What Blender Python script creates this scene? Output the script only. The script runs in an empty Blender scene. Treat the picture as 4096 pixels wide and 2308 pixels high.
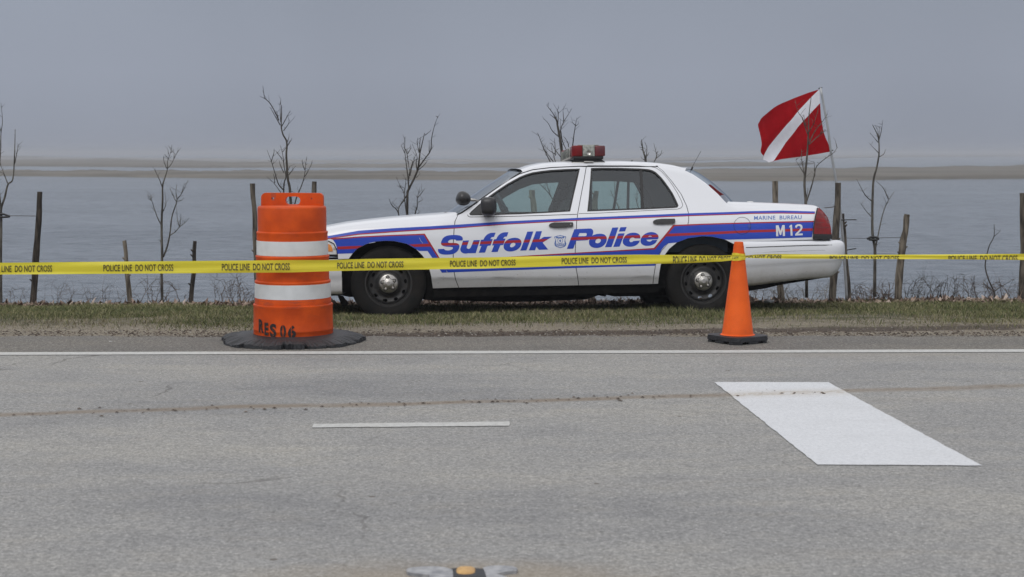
import bpy, bmesh, math, random
import numpy as np
from mathutils import Vector, Matrix
from mathutils.geometry import tessellate_polygon
R = math.radians
random.seed(7)
rng = np.random.default_rng(11)

# ------------------------------------------------------------------ camera, world, sun, exposure
FOC, CX, CY, HOR, CAMZ = 6229.0, 2048.0, 1154.0, 612.0, 1.45
PITCH = math.atan((CY - HOR) / FOC)
sc = bpy.context.scene
cam_d = bpy.data.cameras.new('camera'); cam = bpy.data.objects.new('camera', cam_d)
sc.collection.objects.link(cam); sc.camera = cam
cam.location = (0, 0, CAMZ); cam.rotation_euler = (R(90) - PITCH, 0, 0)
cam_d.lens = FOC / 4096 * 36; cam_d.sensor_width = 36
cam_d.clip_start = 0.1; cam_d.clip_end = 9000
cam_d.dof.use_dof = True; cam_d.dof.focus_distance = 13.5; cam_d.dof.aperture_fstop = 5.0

SUN_EL, SUN_AZ = 52, 205        # azimuth from +Y clockwise: behind the camera, a little left
w = bpy.data.worlds.new("World"); sc.world = w; w.use_nodes = True
nt = w.node_tree; nt.nodes.clear()
N = lambda t, kind: t.nodes.new(kind)
out = N(nt, 'ShaderNodeOutputWorld'); bg = N(nt, 'ShaderNodeBackground'); bg.inputs[1].default_value = 0.1
sky = N(nt, 'ShaderNodeTexSky'); sky.sky_type = 'NISHITA'; sky.sun_disc = False
sky.sun_elevation = R(SUN_EL); sky.sun_rotation = R(SUN_AZ); sky.dust_density = 6; sky.air_density = 2
hs = N(nt, 'ShaderNodeHueSaturation'); hs.inputs['Saturation'].default_value = 0.3
geo = N(nt, 'ShaderNodeTexCoord'); sep = N(nt, 'ShaderNodeSeparateXYZ')
ramp = N(nt, 'ShaderNodeValToRGB'); cr = ramp.color_ramp
cr.elements[0].position = 0.0; cr.elements[0].color = (.285, .312, .375, 1)
cr.elements[1].position = 1.0; cr.elements[1].color = (1.0, 1.0, 1.02, 1)
e = cr.elements.new(0.05); e.color = (.305, .335, .405, 1)
e = cr.elements.new(0.11); e.color = (.285, .318, .385, 1)
e = cr.elements.new(0.35); e.color = (.70, .72, .77, 1)
nz = N(nt, 'ShaderNodeTexNoise'); nz.inputs['Scale'].default_value = 3.0; nz.inputs['Detail'].default_value = 3
mulc = N(nt, 'ShaderNodeVectorMath'); mulc.operation = 'SCALE'
mr = N(nt, 'ShaderNodeMapRange'); mr.inputs[3].default_value = 9.3; mr.inputs[4].default_value = 10.9
mr.inputs[1].default_value = .3; mr.inputs[2].default_value = .7
mixs = N(nt, 'ShaderNodeMix'); mixs.data_type = 'RGBA'; mixs.inputs[0].default_value = 0.04
L = nt.links.new
L(geo.outputs['Generated'], sep.inputs[0]); L(sep.outputs[2], ramp.inputs[0])
L(geo.outputs['Generated'], nz.inputs['Vector']); L(nz.outputs['Fac'], mr.inputs[0])
L(ramp.outputs[0], mulc.inputs[0]); L(mr.outputs[0], mulc.inputs['Scale'])
L(sky.outputs[0], hs.inputs['Color']); L(mulc.outputs[0], mixs.inputs[6]); L(hs.outputs[0], mixs.inputs[7])
L(mixs.outputs[2], bg.inputs[0]); L(bg.outputs[0], out.inputs[0])

sun_d = bpy.data.lights.new('sun', 'SUN'); sun_d.energy = 1.1; sun_d.angle = R(35); sun_d.color = (1, .985, .96)
sun = bpy.data.objects.new('sun', sun_d); sc.collection.objects.link(sun)
sd = Vector((math.sin(R(SUN_AZ)) * math.cos(R(SUN_EL)), math.cos(R(SUN_AZ)) * math.cos(R(SUN_EL)), math.sin(R(SUN_EL))))
sun.rotation_euler = sd.to_track_quat('Z', 'Y').to_euler(); sun.location = (0, 0, 30)
vs = sc.view_settings; vs.view_transform = 'Standard'; vs.look = 'None'; vs.exposure = 0.0; vs.gamma = 1
sc.cycles.use_denoising = True
sc.cycles.max_bounces = 8; sc.cycles.transparent_max_bounces = 24; sc.cycles.volume_bounces = 0
sc.cycles.volume_max_steps = 64

# ------------------------------------------------------------------ projection helpers (photo pixel -> world)
CP, SP = math.cos(PITCH), math.sin(PITCH)
def ray(u, v):
    a = (u - CX) / FOC; b = -(v - CY) / FOC
    return Vector((a, CP + b * SP, -SP + b * CP))       # world direction with camera forward = (0,CP,-SP)
def P(u, v, Y):
    d = ray(u, v); t = Y / d.y
    return Vector((d.x * t, Y, CAMZ + d.z * t))
def G(u, v, z=0.0):
    d = ray(u, v); t = (z - CAMZ) / d.z
    return Vector((d.x * t, d.y * t, z))
def Z(s, ox, oy, pts): return [(ox + x / s, oy + y / s) for x, y in pts]

# ------------------------------------------------------------------ materials
def mat(name, col, rough=.5, metal=0, coat=0, c2=None, scale=20, bump=0, bscale=None, detail=6, spec=.5, lo=.35, hi=.65, coords='Object', stretch=None):
    m = bpy.data.materials.new(name); m.use_nodes = True; t = m.node_tree
    b = t.nodes['Principled BSDF']
    b.inputs['Base Color'].default_value = (*col, 1); b.inputs['Roughness'].default_value = rough
    b.inputs['Metallic'].default_value = metal; b.inputs['Coat Weight'].default_value = coat
    b.inputs['Specular IOR Level'].default_value = spec
    if coat: b.inputs['Coat Roughness'].default_value = .06
    if c2 or bump:
        tc = N(t, 'ShaderNodeTexCoord'); src = tc.outputs[coords]
        if stretch:
            mp = N(t, 'ShaderNodeMapping'); mp.inputs['Scale'].default_value = stretch
            t.links.new(src, mp.inputs[0]); src = mp.outputs[0]
    if c2:
        n = N(t, 'ShaderNodeTexNoise'); n.inputs['Scale'].default_value = scale; n.inputs['Detail'].default_value = detail
        r = N(t, 'ShaderNodeValToRGB'); r.color_ramp.elements[0].position = lo; r.color_ramp.elements[1].position = hi
        r.color_ramp.elements[0].color = (*col, 1); r.color_ramp.elements[1].color = (*c2, 1)
        t.links.new(src, n.inputs['Vector']); t.links.new(n.outputs['Fac'], r.inputs[0]); t.links.new(r.outputs[0], b.inputs['Base Color'])
    if bump:
        n = N(t, 'ShaderNodeTexNoise'); n.inputs['Scale'].default_value = bscale or scale; n.inputs['Detail'].default_value = 5
        bp = N(t, 'ShaderNodeBump'); bp.inputs['Strength'].default_value = bump; bp.inputs['Distance'].default_value = .01
        t.links.new(src, n.inputs['Vector']); t.links.new(n.outputs['Fac'], bp.inputs['Height']); t.links.new(bp.outputs[0], b.inputs['Normal'])
    return m
def nodes_of(m): return m.node_tree, m.node_tree.nodes['Principled BSDF']
def noise(t, src, scale, detail=5, rough=.5, stretch=None):
    if stretch:
        mp = N(t, 'ShaderNodeMapping'); mp.inputs['Scale'].default_value = stretch; t.links.new(src, mp.inputs[0]); src = mp.outputs[0]
    n = N(t, 'ShaderNodeTexNoise'); n.inputs['Scale'].default_value = scale; n.inputs['Detail'].default_value = detail
    n.inputs['Roughness'].default_value = rough; t.links.new(src, n.inputs['Vector']); return n.outputs['Fac']
def rampn(t, fac, stops):
    r = N(t, 'ShaderNodeValToRGB'); el = r.color_ramp.elements
    el[0].position = stops[0][0]; el[0].color = (*stops[0][1], 1); el[1].position = stops[-1][0]; el[1].color = (*stops[-1][1], 1)
    for p, c in stops[1:-1]:
        q = el.new(p); q.color = (*c, 1)
    t.links.new(fac, r.inputs[0]); return r.outputs[0]
def mixc(t, fac, a, b, mode='MIX'):
    m = N(t, 'ShaderNodeMix'); m.data_type = 'RGBA'; m.blend_type = mode
    for s, v in ((m.inputs[0], fac), (m.inputs[6], a), (m.inputs[7], b)):
        if isinstance(v, (int, float)): s.default_value = v
        elif isinstance(v, tuple): s.default_value = (*v, 1)
        else: t.links.new(v, s)
    return m.outputs[2]
def mth(t, op, a, b=None, c=None):
    m = N(t, 'ShaderNodeMath'); m.operation = op
    for s, v in zip(m.inputs, (a, b, c)):
        if v is None: continue
        if isinstance(v, (int, float)): s.default_value = v
        else: t.links.new(v, s)
    return m.outputs[0]
def sstep(t, v, a, b):
    m = N(t, 'ShaderNodeMapRange'); m.interpolation_type = 'SMOOTHSTEP'
    m.inputs[1].default_value = a; m.inputs[2].default_value = b; t.links.new(v, m.inputs[0]); return m.outputs[0]

# white car paint with a dusty, speckled lower body
M_PAINT = mat('car_paint_white', (.70, .712, .745), .32, coat=.5)
t, b = nodes_of(M_PAINT); tc = N(t, 'ShaderNodeTexCoord'); sp = N(t, 'ShaderNodeSeparateXYZ'); t.links.new(tc.outputs['Object'], sp.inputs[0])
dz = mth(t, 'ADD', sp.outputs[2], mth(t, 'MULTIPLY', noise(t, tc.outputs['Object'], 3.5, 6), .16))
dirt = mth(t, 'SUBTRACT', 1.0, sstep(t, dz, .28, .62))
rearm = sstep(t, sp.outputs[0], 1.5, 1.8)
dirt = mth(t, 'MULTIPLY', dirt, mth(t, 'ADD', .52, mth(t, 'MULTIPLY', rearm, .45)))
dirt = mth(t, 'MULTIPLY', dirt, mth(t, 'ADD', .55, mth(t, 'MULTIPLY', noise(t, tc.outputs['Object'], 22, 8, .7), .9)))
spk = sstep(t, noise(t, tc.outputs['Object'], 60, 3, .6, (.5, 1, 1)), .66, .72)
spk = mth(t, 'MULTIPLY', spk, mth(t, 'SUBTRACT', 1.0, sstep(t, sp.outputs[2], .35, .5)))
col = mixc(t, dirt, (.70, .712, .745), (.33, .30, .25)); col = mixc(t, mth(t, 'MULTIPLY', spk, .6), col, (.16, .14, .12))
t.links.new(col, b.inputs['Base Color']); t.links.new(mth(t, 'ADD', .30, mth(t, 'MULTIPLY', dirt, .5)), b.inputs['Roughness'])
M_BLUE = mat('decal_blue', (.014, .050, .40), .4, coat=.1, spec=.3, c2=(.018, .060, .44), scale=4)
M_RED = mat('decal_red', (.33, .012, .022), .4, coat=.1, spec=.3, c2=(.37, .018, .028), scale=5)
M_SILVERTXT = mat('decal_silver_white', (.66, .67, .68), .35)
M_BLACK = mat('black_plastic', (.012, .012, .013), .42)
M_MIRROR = mat('mirror_housing_black', (.018, .018, .02), .38, c2=(.024, .024, .026), scale=60)
M_RUB = mat('rubber_trim', (.010, .010, .011), .6)
M_UNDER = mat('underbody_black', (.004, .004, .004), .95, c2=(.010, .009, .008), scale=14, spec=.1)
M_TYRE = mat('tyre_rubber', (.008, .008, .008), .85, c2=(.017, .015, .013), scale=9, bump=.15, bscale=120, spec=.2)
M_RIM = mat('black_steel_rim', (.020, .020, .021), .45, c2=(.030, .028, .026), scale=25, spec=.4)
M_CHROME = mat('brushed_hub_metal', (.55, .53, .50), .38, metal=1, c2=(.44, .42, .39), scale=12, bump=.03, bscale=60)
M_CAB = mat('cabin_dark_trim', (.045, .060, .078), .85, c2=(.055, .070, .088), scale=40, spec=.2)
M_SEAT = mat('seat_cloth_dark', (.02, .022, .025), .9, c2=(.03, .032, .036), scale=60)
M_REDLENS = mat('red_lens', (.22, .003, .005), .3, coat=.15, spec=.3, c2=(.11, .002, .004), scale=18, stretch=(1, 1, .3))
M_DKREDLENS = mat('dark_red_lens', (.13, .010, .014), .12, coat=.6, c2=(.08, .006, .010), scale=14)
M_CLEARLENS = mat('clear_lens', (.20, .21, .19), .2, coat=.4, c2=(.42, .44, .40), scale=45)
M_AMBER = mat('amber_lens', (.75, .27, .04), .2, coat=.5, c2=(.6, .2, .03), scale=40)
M_HEAD = mat('headlamp_lens', (.55, .56, .56), .12, coat=.7, c2=(.72, .73, .72), scale=30)
def glass_mat(name, tint, spec_col=(.9, .95, 1)):
    m = bpy.data.materials.new(name); m.use_nodes = True; t = m.node_tree; t.nodes.clear()
    o = N(t, 'ShaderNodeOutputMaterial'); tr = N(t, 'ShaderNodeBsdfTransparent'); gl = N(t, 'ShaderNodeBsdfGlossy'); mx = N(t, 'ShaderNodeMixShader')
    tr.inputs[0].default_value = (*tint, 1); gl.inputs['Roughness'].default_value = .02; gl.inputs[0].default_value = (*spec_col, 1)
    fr = N(t, 'ShaderNodeFresnel'); fr.inputs[0].default_value = 1.5
    f2 = N(t, 'ShaderNodeMath'); f2.operation = 'MULTIPLY_ADD'; f2.inputs[1].default_value = 1.1; f2.inputs[2].default_value = .03
    tc = N(t, 'ShaderNodeTexCoord'); nn = N(t, 'ShaderNodeTexNoise'); nn.inputs['Scale'].default_value = 2
    df = N(t, 'ShaderNodeBsdfDiffuse'); df.inputs[0].default_value = (.35, .36, .36, 1); mx2 = N(t, 'ShaderNodeMixShader')
    t.links.new(tc.outputs['Object'], nn.inputs['Vector'])
    ml = N(t, 'ShaderNodeMath'); ml.operation = 'MULTIPLY'; ml.inputs[1].default_value = .06; t.links.new(nn.outputs['Fac'], ml.inputs[0])
    t.links.new(fr.outputs[0], f2.inputs[0]); t.links.new(f2.outputs[0], mx.inputs[0]); t.links.new(tr.outputs[0], mx.inputs[1]); t.links.new(gl.outputs[0], mx.inputs[2])
    t.links.new(ml.outputs[0], mx2.inputs[0]); t.links.new(mx.outputs[0], mx2.inputs[1]); t.links.new(df.outputs[0], mx2.inputs[2])
    t.links.new(mx2.outputs[0], o.inputs[0]); return m
M_GLASS = glass_mat('side_window_glass', (.72, .87, .84))
M_BACK = glass_mat('tinted_rear_glass', (.22, .26, .28), (.5, .55, .6))
M_WS = glass_mat('windscreen_glass', (.50, .58, .60))

# ------------------------------------------------------------------ object helpers
def link(name, me, m=None, parent=None):
    o = bpy.data.objects.new(name, me); sc.collection.objects.link(o)
    if m is not None:
        for q in (m if isinstance(m, (list, tuple)) else [m]): me.materials.append(q)
    if parent is not None: o.parent = parent
    return o
def tag(o, label=None, cat=None, group=None, kind=None):
    for k, v in (('label', label), ('category', cat), ('group', group), ('kind', kind)):
        if v: o[k] = v
    return o
def empty(name, loc=(0, 0, 0)):
    o = bpy.data.objects.new(name, None); sc.collection.objects.link(o); o.location = loc; o.empty_display_size = .1; return o
def from_arrays(name, verts, faces, m, parent=None, smooth=False, mats=None, normals=None):
    me = bpy.data.meshes.new(name); me.from_pydata([tuple(v) for v in verts], [], [tuple(f) for f in faces]); me.update()
    if smooth: me.polygons.foreach_set('use_smooth', [True] * len(me.polygons))
    if mats is not None: me.polygons.foreach_set('material_index', mats)
    if normals is not None: me.normals_split_custom_set_from_vertices([tuple(n) for n in normals])
    return link(name, me, m, parent)
def bm_obj(name, bm, m, parent=None, smooth=False, angle=None):
    me = bpy.data.meshes.new(name); bmesh.ops.recalc_face_normals(bm, faces=bm.faces)
    bm.to_mesh(me); bm.free()
    if smooth:
        me.polygons.foreach_set('use_smooth', [True] * len(me.polygons))
        if angle: me.set_sharp_from_angle(angle=R(angle))
    return link(name, me, m, parent)
def bm_poly(loops_list):
    """list of (outer, [holes]) 2D loops -> bmesh in the XY plane"""
    bm = bmesh.new()
    for outer, holes in loops_list:
        loops = [[Vector((x, y, 0)) for x, y in outer]] + [[Vector((x, y, 0)) for x, y in h] for h in holes]
        vv = [bm.verts.new(p) for l in loops for p in l]
        for tri in tessellate_polygon(loops):
            try: bm.faces.new([vv[i] for i in tri])
            except ValueError: pass
    return bm
def grid_cut(bm, gx, gy):
    if not bm.verts: return
    for ax, g in ((0, gx), (1, gy)):
        lo = min(v.co[ax] for v in bm.verts); hi = max(v.co[ax] for v in bm.verts)
        k = math.floor(lo / g) + 1
        while k * g < hi:
            n = [0, 0, 0]; n[ax] = 1; c = [0, 0, 0]; c[ax] = k * g
            bmesh.ops.bisect_plane(bm, geom=bm.verts[:] + bm.edges[:] + bm.faces[:], dist=1e-7, plane_co=c, plane_no=n)
            k += 1
def drape(name, bm, depth, m, parent=None, rim=0, matfun=None, sgn=1, nrm=True, frame=None):
    """bm lives in the (a,b) plane; each vertex goes to (a, depth(a,b), b).  rim = how far the edge walls run away from the viewer (sgn)"""
    bmesh.ops.triangulate(bm, faces=bm.faces[:])
    bm.verts.ensure_lookup_table(); bm.verts.index_update()
    V = [(v.co.x, v.co.y) for v in bm.verts]
    pos = [(a, depth(a, b_), b_) for a, b_ in V]
    h = .004; nor = []
    for a, b_ in V:
        ga = (depth(a + h, b_) - depth(a - h, b_)) / (2 * h); gb = (depth(a, b_ + h) - depth(a, b_ - h)) / (2 * h)
        n = Vector((ga, -1, gb)); n.normalize(); nor.append(n * sgn)
    F = []; MI = []
    for f in bm.faces:
        idx = [v.index for v in f.verts]
        p = [Vector(pos[i]) for i in idx]; n = (p[1] - p[0]).cross(p[2] - p[0])
        if n.dot(nor[idx[0]]) < 0: idx.reverse()
        F.append(idx)
        if matfun:
            c = f.calc_center_median(); MI.append(matfun(c.x, c.y))
        else: MI.append(0)
    if rim:
        for e_ in bm.edges:
            if len(e_.link_faces) != 1: continue
            i, j = e_.verts[0].index, e_.verts[1].index
            k = len(pos); pi, pj = pos[i], pos[j]
            en = Vector((pj[2] - pi[2], 0, -(pj[0] - pi[0])))
            c = e_.link_faces[0].calc_center_median(); mid = (e_.verts[0].co + e_.verts[1].co) / 2
            o2 = mid - c
            if en.x * o2.x + en.z * o2.y < 0: en = -en
            if en.length > 0: en.normalize()
            pos += [pi, pj, (pj[0], pj[1] + rim * sgn, pj[2]), (pi[0], pi[1] + rim * sgn, pi[2])]
            nor += [en] * 4; q = [k, k + 1, k + 2, k + 3]
            pv = [Vector(pos[a]) for a in q]
            if (pv[1] - pv[0]).cross(pv[2] - pv[0]).dot(en) < 0: q.reverse()
            F.append(q); MI.append(0 if not matfun else MI[0] if MI else 0)
    bm.free()
    return from_arrays(name, pos, F, m, parent, smooth=True, mats=MI, normals=nor if nrm else None)
def catmull(pts, n=4):
    pts = [Vector(p) for p in pts]
    if len(pts) < 3: return pts
    q = [pts[0] * 2 - pts[1]] + pts + [pts[-1] * 2 - pts[-2]]; o = []
    for i in range(1, len(q) - 2):
        for k in range(n):
            t_ = k / n; a, b_, c, d = q[i - 1], q[i], q[i + 1], q[i + 2]
            o.append(.5 * ((2 * b_) + (c - a) * t_ + (2 * a - 5 * b_ + 4 * c - d) * t_ ** 2 + (3 * b_ - a - 3 * c + d) * t_ ** 3))
    o.append(pts[-1]); return o
def tube_arrays(pts, rad, sides=6, caps=True, jit=0):
    V, F = [], []; n = len(pts)
    up = Vector((.13, 1, .07))
    for i, p in enumerate(pts):
        d = (pts[min(i + 1, n - 1)] - pts[max(i - 1, 0)])
        if d.length < 1e-9: d = Vector((0, 0, 1))
        d.normalize()
        s = d.cross(up)
        if s.length < 1e-3: s = d.cross(Vector((1, 0, 0)))
        s.normalize(); t_ = s.cross(d); r = rad(i / (n - 1)) if callable(rad) else rad
        for k in range(sides):
            a = 2 * math.pi * k / sides; rr = r * (1 + jit * (random.random() - .5))
            V.append(p + s * math.cos(a) * rr + t_ * math.sin(a) * rr)
    for i in range(n - 1):
        for k in range(sides):
            a = i * sides + k; b_ = i * sides + (k + 1) % sides
            F.append((a, b_, b_ + sides, a + sides))
    if caps:
        F.append(tuple(range(sides))[::-1]); F.append(tuple(range((n - 1) * sides, n * sides)))
    return V, F
def merge(parts):
    V, F = [], []
    for v, f in parts:
        k = len(V); V += list(v); F += [tuple(i + k for i in q) for q in f]
    return V, F
def tube(name, pts, rad, m, parent=None, sides=6, jit=0, smooth=True):
    V, F = tube_arrays([Vector(p) for p in pts], rad, sides, True, jit); return from_arrays(name, V, F, m, parent, smooth)
def box_arrays(x0, x1, y0, y1, z0, z1):
    V = [Vector((x, y, z)) for x in (x0, x1) for y in (y0, y1) for z in (z0, z1)]
    return V, [(0, 1, 3, 2), (4, 6, 7, 5), (0, 4, 5, 1), (2, 3, 7, 6), (0, 2, 6, 4), (1, 5, 7, 3)]
def rbox(name, dims, loc, m, parent=None, bev=.01, seg=2, rot=(0, 0, 0)):
    bm = bmesh.new(); bmesh.ops.create_cube(bm, size=1); bmesh.ops.scale(bm, vec=dims, verts=bm.verts)
    bmesh.ops.bevel(bm, geom=bm.edges[:], offset=min(bev, min(dims) * .45), segments=seg, affect='EDGES', profile=.5)
    bmesh.ops.rotate(bm, cent=(0, 0, 0), matrix=Matrix.Rotation(rot[2], 3, 'Z') @ Matrix.Rotation(rot[1], 3, 'Y') @ Matrix.Rotation(rot[0], 3, 'X'), verts=bm.verts)
    bmesh.ops.translate(bm, vec=loc, verts=bm.verts)
    return bm_obj(name, bm, m, parent, smooth=True, angle=40)
def lathe(name, prof, m, parent=None, seg=64, axis='Z', loc=(0, 0, 0), mats=None, closed=False, angle=35):
    """prof: list of (r, h)"""
    V, F, MI = [], [], []
    n = len(prof)
    for k in range(seg):
        a = 2 * math.pi * k / seg
        for r, h in prof:
            x, y = r * math.cos(a), r * math.sin(a)
            V.append(Vector((x, y, h)) if axis == 'Z' else Vector((x, h, y)))
    for k in range(seg):
        k2 = (k + 1) % seg
        for i in range(n if closed else n - 1):
            j = (i + 1) % n
            F.append((k * n + i, k2 * n + i, k2 * n + j, k * n + j)); MI.append(mats[i] if mats else 0)
    me = bpy.data.meshes.new(name); me.from_pydata([tuple(v + Vector(loc)) for v in V], [], F)
    bm = bmesh.new(); bm.from_mesh(me)
    for f, mi in zip(bm.faces, MI): f.material_index = mi
    bmesh.ops.remove_doubles(bm, verts=bm.verts, dist=1e-6); bmesh.ops.recalc_face_normals(bm, faces=bm.faces); bm.to_mesh(me); bm.free()
    me.polygons.foreach_set('use_smooth', [True] * len(me.polygons)); me.set_sharp_from_angle(angle=R(angle))
    return link(name, me, m, parent)
def text_bm(s, bold=0.0, space=1.0, shear=0.0):
    cu = bpy.data.curves.new('t', 'FONT'); cu.body = s; cu.offset = bold; cu.space_character = space; cu.shear = shear
    cu.resolution_u = 4; cu.dimensions = '2D'; cu.fill_mode = 'BOTH'
    o = bpy.data.objects.new('t', cu); sc.collection.objects.link(o)
    dg = bpy.context.evaluated_depsgraph_get(); me = bpy.data.meshes.new_from_object(o.evaluated_get(dg))
    bm = bmesh.new(); bm.from_mesh(me); bpy.data.objects.remove(o); bpy.data.curves.remove(cu); bpy.data.meshes.remove(me)
    bmesh.ops.remove_doubles(bm, verts=bm.verts, dist=1e-5)
    x0 = min(v.co.x for v in bm.verts); x1 = max(v.co.x for v in bm.verts); y0 = min(v.co.y for v in bm.verts); y1 = max(v.co.y for v in bm.verts)
    for v in bm.verts: v.co = Vector(((v.co.x - x0) / (x1 - x0), (v.co.y - y0) / (y1 - y0), 0))
    return bm
def inset(poly, d):
    n = len(poly); area = sum(poly[i][0] * poly[(i + 1) % n][1] - poly[(i + 1) % n][0] * poly[i][1] for i in range(n))
    s = 1 if area > 0 else -1; o = []
    for i in range(n):
        a, b_, c = (Vector(poly[i - 1]), Vector(poly[i]), Vector(poly[(i + 1) % n]))
        e1 = (b_ - a).normalized(); e2 = (c - b_).normalized()
        n1 = Vector((-e1.y, e1.x)) * s; n2 = Vector((-e2.y, e2.x)) * s; h = (n1 + n2)
        k = max(.35, h.dot(n1)) if h.length > 1e-6 else 1
        o.append(tuple(b_ + h * (d / k)))
    return o
def strip_poly(pts, wd):
    pts = [Vector(p) for p in pts]; L_, R_ = [], []
    for i, p in enumerate(pts):
        d = pts[min(i + 1, len(pts) - 1)] - pts[max(i - 1, 0)]; d.normalize(); n = Vector((-d.y, d.x)) * wd / 2
        L_.append(tuple(p + n)); R_.append(tuple(p - n))
    return L_ + R_[::-1]

# ------------------------------------------------------------------ the setting
def lin(v, pts):
    if v <= pts[0][0]: return pts[0][1]
    for (a, b_), (c, d) in zip(pts, pts[1:]):
        if v <= c: 
            t_ = (v - a) / (c - a); return b_ + (d - b_) * t_
    return pts[-1][1]
GPROF = [(12.2, -.004), (13.2, -.004), (14.0, -.02), (14.7, -.05), (16.2, -.14), (17.2, -.215), (17.55, -.25), (18.1, -.6), (20, -1.2), (25, -2), (4000, -2.4)]
def hn(x, y):
    return (math.sin(x * 1.7 + y * .9) * math.sin(y * 2.3 - x * .6) * .012 + math.sin(x * 4.1 + 1.3) * math.sin(y * 5.3 + x) * .006)
def zg(x, y):
    if y < 12.25: return -.004
    k = min(1, (y - 12.25) / 1.2)
    kk = min(1, max(0, (y - 14) / 3)) * (1 if y < 18 else max(0, 1 - (y - 18) / 2))
    return lin(y, GPROF) + hn(x, y) * k + .0052 * x * kk
def axis_pts(segs):
    o = []
    for a, b_, s in segs:
        n = max(1, round((b_ - a) / s)); o += [a + (b_ - a) * i / n for i in range(n)]
    return o + [segs[-1][1]]
xs = axis_pts([(-3000, -300, 900), (-300, -20, 70), (-20, -8, 1.0), (-8, 8, .10), (8, 20, 1.0), (20, 300, 70), (300, 3000, 900)])
ys = axis_pts([(-300, -10, 40), (-10, 12.2, 5), (12.2, 18.2, .10), (18.2, 25, .8), (25, 100, 25), (100, 4000, 650)])
V = [(x, y, zg(x, y)) for y in ys for x in xs]; nx = len(xs)
F = [(j * nx + i, j * nx + i + 1, (j + 1) * nx + i + 1, (j + 1) * nx + i) for j in range(len(ys) - 1) for i in range(nx - 1)]
M_GROUND = mat('verge_ground', (.2, .16, .11), .95); t, b = nodes_of(M_GROUND)
tc = N(t, 'ShaderNodeTexCoord'); oc = tc.outputs['Object']; sp = N(t, 'ShaderNodeSeparateXYZ'); t.links.new(oc, sp.inputs[0]); yy = sp.outputs[1]
nb = noise(t, oc, 1.6, 6, .6, (.45, 1, 1)); nf = noise(t, oc, 38, 6, .75); nm = noise(t, oc, 7, 6, .65, (.4, 1, 1))
sand = rampn(t, nf, [(.3, (.085, .070, .050)), (.5, (.21, .178, .132)), (.68, (.40, .36, .29))])
mud = rampn(t, nf, [(.3, (.028, .019, .013)), (.7, (.10, .072, .053))])
grit = rampn(t, nf, [(.3, (.05, .05, .05)), (.52, (.115, .112, .11)), (.7, (.30, .30, .29))])
soil = rampn(t, nf, [(.3, (.025, .024, .013)), (.55, (.075, .075, .035)), (.75, (.17, .15, .085))])
litter = rampn(t, nf, [(.3, (.03, .02, .015)), (.52, (.12, .085, .066)), (.72, (.32, .26, .22))])
yn = mth(t, 'ADD', yy, mth(t, 'MULTIPLY', mth(t, 'SUBTRACT', nb, .5), 1.3))
yn2 = mth(t, 'ADD', yy, mth(t, 'MULTIPLY', mth(t, 'SUBTRACT', nm, .5), .5))
c = mixc(t, sstep(t, yn2, 12.15, 12.45), grit, sand)
ytk = mth(t, 'ADD', mth(t, 'SUBTRACT', yn2, mth(t, 'MULTIPLY', sp.outputs[0], .125)), mth(t, 'MULTIPLY', mth(t, 'SUBTRACT', nf, .5), .20))
track = mth(t, 'MULTIPLY', sstep(t, ytk, 12.26, 12.34), mth(t, 'SUBTRACT', 1.0, sstep(t, ytk, 12.56, 12.74)))
c = mixc(t, mth(t, 'MULTIPLY', track, .95), c, mud)
c = mixc(t, mth(t, 'MULTIPLY', sstep(t, yn, 12.7, 13.9), sstep(t, noise(t, oc, 4.5, 6, .7, (.4, 1, 1)), .38, .60)), c, soil); c = mixc(t, sstep(t, yn, 13.6, 14.3), c, soil)
c = mixc(t, sstep(t, yn2, 16.0, 16.35), c, litter)
c = mixc(t, sstep(t, yy, 60, 70), c, (.04, .04, .04))
t.links.new(c, b.inputs['Base Color'])
bp = N(t, 'ShaderNodeBump'); bp.inputs['Strength'].default_value = .9; bp.inputs['Distance'].default_value = .02
t.links.new(nf, bp.inputs['Height']); t.links.new(bp.outputs[0], b.inputs['Normal'])
tag(from_arrays('ground', V, F, M_GROUND, smooth=True), kind='structure')

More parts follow.
